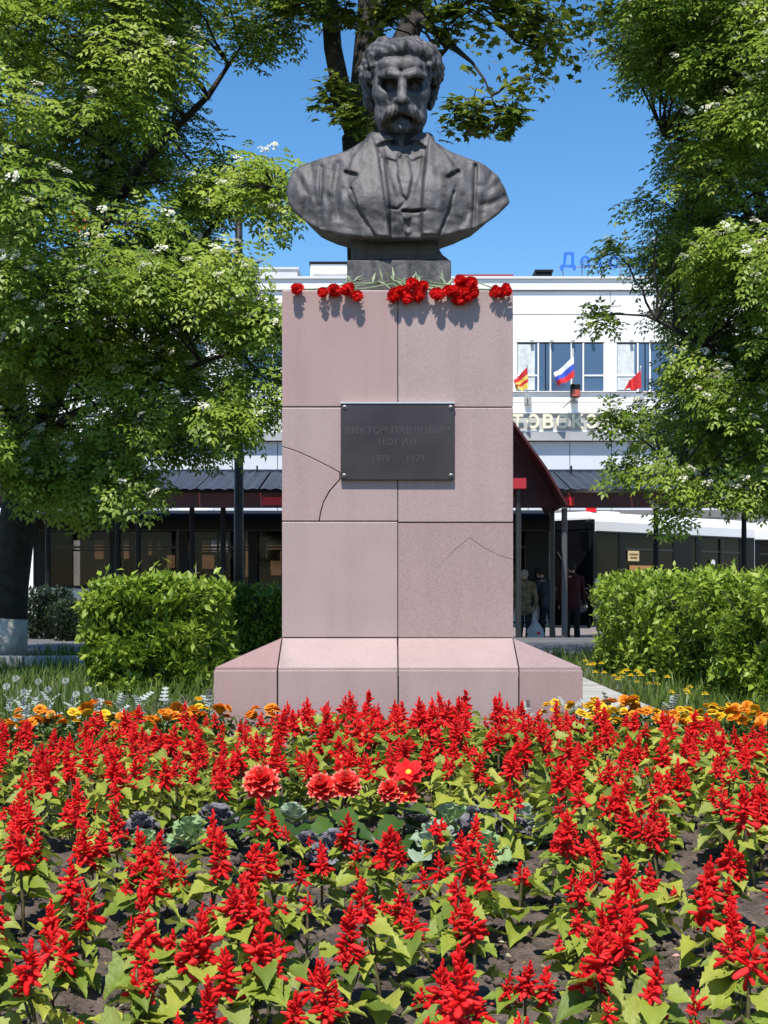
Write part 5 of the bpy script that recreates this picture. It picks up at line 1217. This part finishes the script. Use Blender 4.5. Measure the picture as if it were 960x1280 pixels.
STEMS = [stem_mesh(h, s, i) for i, (h, s) in enumerate(((.135, 1), (.15, 2), (.14, 2), (.155, 2), (.125, 1), (.145, 3), (.15, 1)))]
LAB = {'full': 'red salvia with a full flower spike standing in the flowerbed', 'tall': 'red salvia with an extra tall dense spike in the flowerbed', 'loose': 'red salvia with a loose open spike of spreading florets in the flowerbed', 'bud': 'red salvia with a small budding spike above bare leaves in the flowerbed'}
def foliage_mesh(seed):
    "the leaves of a plant far down the bed, where single leaves no longer stand out"
    r = np.random.default_rng(seed); V, Q, A = [], [], []; o = 0; a0 = 0
    for k in range(18):
        me = SL[r.integers(5)]; v = np.empty(len(me.vertices) * 3, np.float32); me.vertices.foreach_get('co', v); v = v.reshape(-1, 3)
        lv = k // 2; f = lv / 8; a = lv * 1.571 + (k % 2) * math.pi + r.normal() * .3; M = np.array(Euler((r.normal() * .3, -r.uniform(-.3, .3), a)).to_matrix()); v = v @ M.T * ((1.05 - .35 * f) * r.uniform(.7, 1.2)) + [math.cos(a) * .028, math.sin(a) * .028, .15 * (.22 + .72 * f)]
        q = np.array([p.vertices[:] for p in me.polygons]); V.append(v); Q.append(q + o); o += len(v)
    me = mesh_np('foliage', np.concatenate(V), [np.concatenate(Q)], smooth=True); me.materials.append(M_sleaf); return me
FOL = [foliage_mesh(i) for i in range(6)]
def where(x, y):
    px = 480 + x / y * F
    if y > 4.85 and abs(x - PXC) > .72: return 'by the marigolds'
    if y > 4.6: return 'below the plinth'
    if y > 4.15: return 'between plinth and kales'
    if 3.3 < y < 4.15 and abs(x + .1) < .75: return 'around the dahlias and kales'
    if 3.3 < y: return 'beside the kales'
    return 'on the open soil'
LAB = {'full': 'red salvia with a full flower spike', 'tall': 'red salvia with an extra tall dense spike', 'loose': 'red salvia with a loose open spike', 'bud': 'red salvia with a small budding spike'}
def salvia(x, y, r, kind, n_leaf, sc):
    z = float(gz(x, y)) + .01; t = thing('red_salvia', LAB[kind] + ' ' + where(x, y), 'flower', (x, y, z), r.uniform(0, 6.3), 'red salvias in the flowerbed')
    t.scale = (sc,) * 3; t.rotation_euler.x = r.normal() * .05; t.rotation_euler.y = r.normal() * .05
    si = r.integers(len(STEMS)); sm, tips, b = STEMS[si]; h = tips[0][2]
    obj('stem', sm, None, t)
    for k, tp in enumerate(tips):
        kd = kind if k == 0 else ('bud' if r.random() < .35 or kind == 'bud' else ('loose' if r.random() < .6 else 'full'))
        s = obj('flower_spike', SP[kd][r.integers(5)], None, t); s.location = tp; s.rotation_euler = (r.normal() * .1, r.normal() * .1, r.uniform(0, 6.3)); s.scale = (r.uniform(.85, 1.1) * (1 if k == 0 else .8),) * 3
    a0 = r.uniform(0, 6.3)
    if n_leaf == 0:
        f = obj('foliage', FOL[r.integers(6)], None, t); tag(f, kind='stuff'); f.rotation_euler.z = a0
    for k in range(n_leaf):
        lv = k // 2; f = lv / max(1, (n_leaf // 2 - 1)); zz = h * (.22 + .72 * f) + r.normal() * .006; a = a0 + lv * 1.571 + (k % 2) * math.pi + r.normal() * .25
        l = obj('leaf', SL[r.integers(5)], None, t); rad = .034 * (1 - .55 * f)
        if len(tips) > 1 and r.random() < .35:
            tp = tips[1 + r.integers(len(tips) - 1)]; l.location = (tp[0] * .8, tp[1] * .8, tp[2] * r.uniform(.75, .95))
        else: l.location = (math.cos(a) * rad + b[0] * f, math.sin(a) * rad + b[1] * f, zz)
        l.rotation_euler = (r.normal() * .3, -r.uniform(-.3, .3) , a); s = (1.05 - .35 * f) * r.uniform(.7, 1.2); l.scale = (s, s, s)
r_ = np.random.default_rng(41); spots = []
special = [(XP(p, Y), Y, rr) for p, Y, rr in ((330, 3.72, .13), (405, 3.72, .13), (430, 3.74, .12), (505, 3.74, .15), (210, 3.85, .14), (270, 3.82, .12), (375, 3.62, .11), (440, 3.5, .10), (560, 3.85, .12), (620, 3.85, .16), (660, 3.8, .1), (545, 3.6, .13), (600, 3.55, .11), (250, 3.6, .12), (180, 3.8, .1), (170, 3.75, .1), (365, 4.0, .12), (520, 4.0, .1))]
def free(x, y, d):
    return all((x - a) ** 2 + (y - b) ** 2 > d * d for a, b in spots) and all((x - a) ** 2 + (y - b) ** 2 > (c * .85) ** 2 for a, b, c in special)
def far_edge(x): return 5.36 - (.8 if x > 0 else .6) * max(0, abs(x - .05) - .75) ** 1.1
y = 2.0
while y < 5.4:
    step = .150 if y < 4.0 else .132 if y < 4.5 else .118; hw = y * .31 + .2; x = -hw + r_.uniform(0, step)
    while x < hw:
        xx, yy = x + r_.normal() * step * .22, y + r_.normal() * step * .2
        if yy < far_edge(xx) and free(xx, yy, step * .66) and r_.random() < (.8 if 3.2 < yy < 3.62 and -.72 < xx < .5 else .92 if y < 4 else .95): spots.append((xx, yy))
        x += step
    y += step * .92
spots = spots[:]; print('salvias', len(spots))
near = sorted(spots, key=lambda s: s[1])
def pick_kind():
    u = r_.random(); return 'full' if u < .42 else 'tall' if u < .60 else 'loose' if u < .86 else 'bud'
def size(x, y): return (.84 if 3.1 < y < 3.62 and -.72 < x < .5 else 1.0 if y < 4 else .96 if y < 4.5 else 1.10 if abs(x - .05) < .42 else .84) * r_.uniform(.85, 1.14)
for x, y in near[:300]: salvia(x, y, r_, pick_kind(), 20 if y < 3.1 else 16 if y < 3.6 else 0, size(x, y))
# the farthest rows, past three hundred plants, as one mass
def arr(me):
    v = np.empty(len(me.vertices) * 3, np.float32); me.vertices.foreach_get('co', v); l = np.empty(len(me.loops), np.int32); me.loops.foreach_get('vertex_index', l)
    a = np.zeros(len(me.vertices), np.float32)
    if 'rnd' in me.attributes: me.attributes['rnd'].data.foreach_get('value', a)
    return v.reshape(-1, 3), [l.reshape(-1, 4)], a
if len(near) > 300:
    far = thing('salvia_mass', 'dense far rows of red salvia along the marigolds and the plinth', 'flowers', (0, 5, float(gz(0, 5)))); far['kind'] = 'stuff'; o0 = np.array(far.location); sp_, fo_ = [], []
    cache = {m.name: arr(m) for k in SP for m in SP[k]}; fc = [arr(m) for m in FOL]
    for x, y in near[300:]:
        base = np.array([x, y, float(gz(x, y)) + .01]) - o0; sc = size(x, y)
        for j in range(r_.integers(2, 4)):
            kd = pick_kind() if j == 0 else 'loose'; v, f, a = cache[SP[kd][r_.integers(5)].name]; an = r_.uniform(0, 6.3); Mz = np.array(Euler((r_.normal() * .1, r_.normal() * .1, an)).to_matrix()); off = np.array([0, 0, .145]) if j == 0 else np.array([math.cos(an) * .045, math.sin(an) * .045, r_.uniform(.115, .145)])
            sp_.append(((v @ Mz.T * (1 if j == 0 else .8) + off) * sc + base, f, a))
        v, f, a = fc[r_.integers(6)]; Mz = np.array(Euler((0, 0, r_.uniform(0, 6.3))).to_matrix()); fo_.append(((v @ Mz.T) * sc + base, f, np.full(len(v), r_.random(), np.float32)))
    tag(obj('flower_spikes', mesh_np('flower_spikes', *join(sp_), smooth=True), M_sred, far), kind='stuff')
    tag(obj('foliage', mesh_np('foliage', *join(fo_), smooth=True), leaf_mat('salvia_leaf_far', [(.14, .20, .03), (.21, .28, .035), (.29, .345, .045), (.38, .40, .06)], .36, rough=.5), far), kind='stuff')
print('salvias', len(near))

# ------------------------------------------------------------------- dahlias
petal_prof = lambda t: math.sin(math.pi * min(1, .12 + .88 * t) ** 1.1) ** .7 * .5
M_dleaf = leaf_mat('dahlia_leaf', [(.03, .075, .015), (.06, .12, .02)], .25, attr=False)
M_dpet = leaf_mat('dahlia_red', [(.55, .005, .008), (.60, .006, .010), (.64, .010, .012), (.70, .04, .03), (.85, .66, .50)], .28, rough=.6, spec=.12)
M_dpet2 = leaf_mat('dahlia_scarlet', [(.62, .008, .012), (.68, .012, .016), (.72, .04, .04)], .28, rough=.6, spec=.12)
M_dcen = mat('dahlia_centre', (.75, .42, .02), .8, var=.3, scale=120)
PET = []
for k in range(3):
    for m in (M_dpet, M_dpet2):
        me = grid_leaf(.052, .030, petal_prof, .25, -.15 + .15 * k, .0, 6, 3, k); me.name = 'petal'; me.materials.append(m); PET.append(me)
DL = grid_leaf(.12, .075, heart, .3, .3, .02, 8, 5, 3); DL.materials.append(M_dleaf)
def dahlia(px, py, Y, label, flowers, open_=False):
    x = XP(px, Y); z = float(gz(x, Y)); t = thing('dahlia', label, 'flower', (x, Y, z), 0); r = np.random.default_rng(int(px))
    for k in range(11):
        l = obj('leaf', DL, None, t); a = k * 2.4; l.location = (math.cos(a) * .02, math.sin(a) * .02, .05 + .008 * k); l.rotation_euler = (r.normal() * .2, -r.uniform(-.3, .3), a); l.scale = (r.uniform(.7, 1.05),) * 3
    for (fx, fy, R_, m_i, op) in flowers:
        p = np.array(P(fx, fy, Y)) - np.array([x, Y, z])
        obj('stem', MB().tube([(0, 0, 0), (p[0] * .5, .02, p[2] * .6), p + [0, .02, -.01]], .004, 5), M_sstem, t)
        ax = Vector((r.normal() * .15, -.72, .72)).normalized(); Q = ax.to_track_quat('Z', 'Y').to_matrix()
        fl = thing_part('flower_head', t); fl.location = p; fl.rotation_euler = Q.to_euler(); fl.scale = (R_ / .052,) * 3
        rings = ((9, 2, .98), (8, 20, .85)) if op else ((11, -6, 1.0), (11, 12, .98), (10, 30, .9), (8, 50, .78), (6, 68, .6))
        for ri, (n, el, s) in enumerate(rings):
            for k in range(n):
                a = 6.283 * k / n + ri * .3 + r.normal() * .06; pe = obj('petal', PET[(r.integers(3)) * 2 + m_i], None, fl); e = R(el + r.normal() * 5)
                pe.rotation_euler = (0, -e, a); pe.location = (0, 0, .005 * ri); pe.scale = (s, s, s)
        if op: obj('flower_centre', MB().tube([(0, 0, .0), (0, 0, .008), (0, 0, .012)], [.012, .011, .005], 12), M_dcen, fl, smooth=True)
dahlia(327, 982, 3.72, 'double red dahlia with cream petal tips, standing alone', [(327, 980, .052, 0, False)])
dahlia(418, 985, 3.72, 'red dahlia with two cream tipped heads side by side', [(403, 986, .043, 0, False), (432, 982, .044, 0, False)])
dahlia(503, 985, 3.74, 'scarlet and cream dahlia with a yellow centred open flower', [(511, 967, .047, 1, True), (488, 990, .036, 0, False), (508, 993, .038, 0, True)])

# ------------------------------------------------------------------- ornamental kale and dusty miller
kale_prof = lambda t: .5 * (.22 + .95 * math.sin(math.pi * .5 * min(1, t * 1.15)) ** 1.6) * (1 if t < .85 else 1 - (t - .85) * 2.2)
M_kp = leaf_mat('purple_kale', [(.05, .036, .06), (.09, .075, .10), (.19, .19, .20)], .15, rough=.6)
M_kg = leaf_mat('pale_green_kale', [(.42, .50, .28), (.33, .44, .20), (.19, .31, .13)], .25, rough=.6)
M_kb = leaf_mat('blue_green_kale', [(.20, .28, .19), (.24, .33, .23), (.30, .37, .27)], .2, rough=.6)
KL = {n: [] for n in 'pgb'}
for n, m in (('p', M_kp), ('g', M_kg), ('b', M_kb)):
    for k in range(3):
        me = grid_leaf(.105, .085, kale_prof, .25, -.05 + .12 * k, .15 if n == 'p' else .11 if n == 'g' else .05, 15, 9, k + 4); me.materials.append(m); KL[n].append(me)
KLAB = {'p': 'dark purple ruffled ornamental kale among the salvias', 'g': 'pale green ruffled ornamental kale among the salvias', 'b': 'blue green ornamental kale with broad leaves among the salvias'}
for i, (px, Y, kd, s) in enumerate(((270, 3.85, 'p', .95), (175, 3.82, 'p', .8), (182, 3.66, 'g', .7), (238, 3.75, 'g', .85), (420, 3.52, 'p', .95), (385, 3.6, 'p', .75), (405, 3.58, 'b', .6), (600, 3.80, 'p', 1.0), (640, 3.84, 'p', .85), (575, 3.92, 'g', .8), (655, 3.95, 'b', .75), (608, 3.55, 'g', .85), (545, 3.62, 'b', .95), (365, 4.0, 'b', .7), (560, 4.0, 'b', .7), (520, 3.98, 'p', .7), (680, 3.8, 'b', .6))):
    x = XP(px, Y); t = thing('ornamental_kale', KLAB[kd], 'kale', (x, Y, float(gz(x, Y)) + .015), i, 'ornamental kales in the bed'); t.scale = (s * .82,) * 3; r = np.random.default_rng(i + 50)
    for k in range(13):
        f = k / 12; l = obj('leaf', KL[kd][r.integers(3)], None, t); l.location = (0, 0, .02 + .06 * f); l.rotation_euler = (r.normal() * .15, -R(8 + 62 * f + r.normal() * 6), k * 2.4 + r.normal() * .2); q = 1.05 - .45 * f; l.scale = (q, q, q)
M_silver = leaf_mat('silver_leaf', [(.26, .30, .27), (.40, .43, .40)], .12, attr=False, rough=.8)
def lobed():
    pts = [(0, .012)]
    for k in range(4):
        b = .2 + .2 * k; l = .26 - .03 * k; pts += [(b, .03), (b + .05, l), (b + .14, l + .02), (b + .12, .04)]
    pts += [(1, .03)]; full = pts + [(a, -c) for a, c in pts[::-1]]; V = [(a * .10, c * .10, -.03 * a * a + .02 * abs(c)) for a, c in full]; n = len(full); h = len(pts)
    fs = [(i, n - 1 - i, n - 2 - i, i + 1) for i in range(h - 1)]; me = mesh_np('leaf', np.array(V), [np.array(fs)]); me.materials.append(M_silver); return me
LOB = lobed(); r = np.random.default_rng(60)
sil = [(XP(px, Y), Y) for px, Y in ((205, 5.62), (232, 5.66), (262, 5.5), (60, 5.7), (90, 5.75), (30, 5.6), (120, 5.7), (150, 5.6), (705, 5.45), (660, 5.4), (720, 5.5), (12, 5.75), (45, 5.85), (175, 5.75), (840, 5.6), (760, 5.55))]
for x, y in sil:
    t = thing('dusty_miller', 'silver leaved dusty miller at the back edge of the flowerbed', 'plant', (x, y, float(gz(x, y))), r.uniform(0, 6), 'dusty millers along the bed edge')
    for k in range(14):
        l = obj('leaf', LOB, None, t); f = k / 13; l.location = (0, 0, .03 + .15 * f); l.rotation_euler = (r.normal() * .3, -R(10 + 55 * f + r.normal() * 12), k * 2.4); l.scale = (r.uniform(.4, .75),) * 3

# ------------------------------------------------------------------- marigolds
M_mar = [leaf_mat('marigold_orange', [(.72, .20, .008), (.80, .30, .01)], .2, rough=.6), leaf_mat('marigold_yellow', [(.80, .46, .015), (.82, .56, .03)], .2, rough=.6)]
M_marleaf = leaf_mat('marigold_leaf', [(.03, .07, .01), (.07, .12, .02), (.11, .16, .03)], .25)
def mari_head(seed, m):
    r = np.random.default_rng(seed); P_, D_, N_, s_ = [], [], [], []
    T = np.array([(0, .14, 0), (.7, .42, .05), (1, .22, -.08), (1, -.22, -.08), (.7, -.42, .05), (0, -.14, 0)]); Tf = [np.array([(0, 1, 4, 5), (1, 2, 3, 4)])]
    for n, el, s in ((11, 0, 1), (10, 22, .9), (8, 48, .72), (5, 72, .5)):
        a = r.uniform(0, 6) + np.arange(n) * 6.283 / n; e = np.radians(el + r.normal(size=n) * 8); D_.append(np.stack([np.cos(a) * np.cos(e), np.sin(a) * np.cos(e), np.sin(e)], 1)); N_.append(np.stack([-np.cos(a) * np.sin(e), -np.sin(a) * np.sin(e), np.cos(e)], 1)); P_.append(np.zeros((n, 3))); s_.append(np.full(n, s))
    n = sum(map(len, P_)); V, Fq, A = place(T, Tf, np.concatenate(P_), np.concatenate(D_), np.concatenate(N_), .026 * np.concatenate(s_), r.random(n)); me = mesh_np('flower_head', V, Fq, A); me.materials.append(m); return me
MH = [[mari_head(i, m) for i in range(2)] for m in M_mar]
def mari_leaves(seed):
    r = np.random.default_rng(seed); n = 130; q = unit(r.normal(size=(n, 3)) * [1, 1, .7]) * r.random((n, 1)) ** .5 * [.075, .075, .07] + [0, 0, .085]
    V, Fq, A = place(T_leaf[0] * [1, .6, 1], T_leaf[1], q, unit(r.normal(size=(n, 3)) + [0, 0, .4]), unit(r.normal(size=(n, 3)) + [0, 0, 1]), r.uniform(.025, .045, n), r.random(n)); me = mesh_np('foliage', V, Fq, A); me.materials.append(M_marleaf); return me
ML = [mari_leaves(i) for i in range(3)]; r = np.random.default_rng(91); mp = []
for _ in range(4000):
    x = r.uniform(-1.65, 1.75); side = abs(x - .05); 
    if side < .50 or (x < 0 and r.random() < .3): continue
    e = far_edge(x); y = e + r.uniform(.05, .30 + (.24 if x > 0 else 0))
    if abs(x - PXC) < PW + .05 and y > PYF - OFF - .09: continue
    if all((x - a) ** 2 + (y - b) ** 2 > .105 ** 2 for a, b in mp): mp.append((x, y))
for x, y in mp[:120]:
    yel = r.random() < (.45 if x > 0 else .25)
    t = thing('marigold', 'yellow marigold plant at the back edge of the flowerbed' if yel else 'orange marigold plant at the back edge of the flowerbed', 'flower', (x, y, float(gz(x, y))), r.uniform(0, 6.3), 'marigolds along the bed edge')
    t.scale = (r.uniform(.95, 1.2),) * 3
    tag(obj('foliage', ML[r.integers(3)], None, t), kind='stuff')
    for k in range(6):
        a = k * 1.2 + r.normal() * .3; q = r.uniform(.01, .07); h = obj('flower_head', MH[int(yel)][r.integers(2)], None, t); h.location = (math.cos(a) * q, math.sin(a) * q, r.uniform(.13, .175)); h.rotation_euler = (r.normal() * .3 + .3, r.normal() * .3, r.uniform(0, 6)); h.scale = (r.uniform(.55, .95),) * 3
print('marigolds', len(mp))

# ------------------------------------------------------------------- dandelions in the lawn
M_dand = mat('dandelion_yellow', (.80, .60, .02), .7); M_clock = leaf_mat('dandelion_clock', [(.55, .55, .53), (.72, .72, .7)], .5, attr=False, rough=.9)
dhead = MH[1][0].copy(); dhead.materials.clear(); dhead.materials.append(M_dand)
def clock_mesh():
    r = np.random.default_rng(1); n = 150; d = unit(r.normal(size=(n, 3))); T = np.array([(.5, .01, 0), (1, .1, 0), (1, -.1, 0), (.5, -.01, 0)]); V, Fq, A = place(T, [np.array([(0, 1, 2, 3)])], np.zeros((n, 3)), d, unit(r.normal(size=(n, 3))), np.full(n, .026), np.zeros(n)); me = mesh_np('seed_head', V, Fq, A); me.materials.append(M_clock); return me
CK = clock_mesh(); r = np.random.default_rng(17)
def dandelion(x, y, h, clock):
    t = thing('dandelion', 'white dandelion seed head on the shaded lawn' if clock else 'yellow dandelion in the grass below the long hedge', 'flower', (x, y, float(gz(x, y))), 0, 'dandelion clocks' if clock else 'yellow dandelions')
    obj('stem', MB().tube([(0, 0, 0), (r.normal() * .01, 0, h * .6), (0, 0, h)], .0025, 5), M_cstem, t)
    k = obj('seed_head' if clock else 'flower_head', CK if clock else dhead, None, t); k.location = (0, 0, h); k.scale = (.7 if clock else .8,) * 3
for _ in range(34):
    y = r.uniform(6.6, 11.0); x = r.uniform(1.44, 1.44 + .10 * (12 - y) * .9); dandelion(x, y, r.uniform(.05, .14), False)
for px, py, Y in ((20, 848, 7.2), (82, 851, 7.2), (30, 865, 6.9), (8, 858, 7), (95, 868, 6.8), (60, 862, 6.9), (48, 852, 7.4), (110, 862, 7.0)):
    x = XP(px, Y); dandelion(x, Y, max(.08, ZP(py, Y) - float(gz(x, Y))), True)

# ------------------------------------------------------------------- litter on the soil
def litter():
    r = np.random.default_rng(23); n = 900; p = np.stack([r.uniform(-1.5, 1.5, n), r.uniform(2.0, 5.2, n)], 1); p3 = np.stack([p[:, 0], p[:, 1], gz(p[:, 0], p[:, 1]) + .024], 1)
    V, Fq, A = place(T_leaf[0], T_leaf[1], p3, unit(r.normal(size=(n, 3)) * [1, 1, .25]), unit(r.normal(size=(n, 3)) * .4 + [0, 0, 1]), .008 + .022 * r.random(n) ** 2, r.random(n)); return mesh_np('fallen_petals', V, Fq, A)
tag(obj('fallen_petals', litter(), leaf_mat('litter', [(.16, .10, .05), (.30, .24, .10), (.45, .40, .33), (.40, .04, .03), (.20, .24, .06)], .2)), 'dry leaf scraps and fallen petals on the soil', 'litter', kind='stuff')
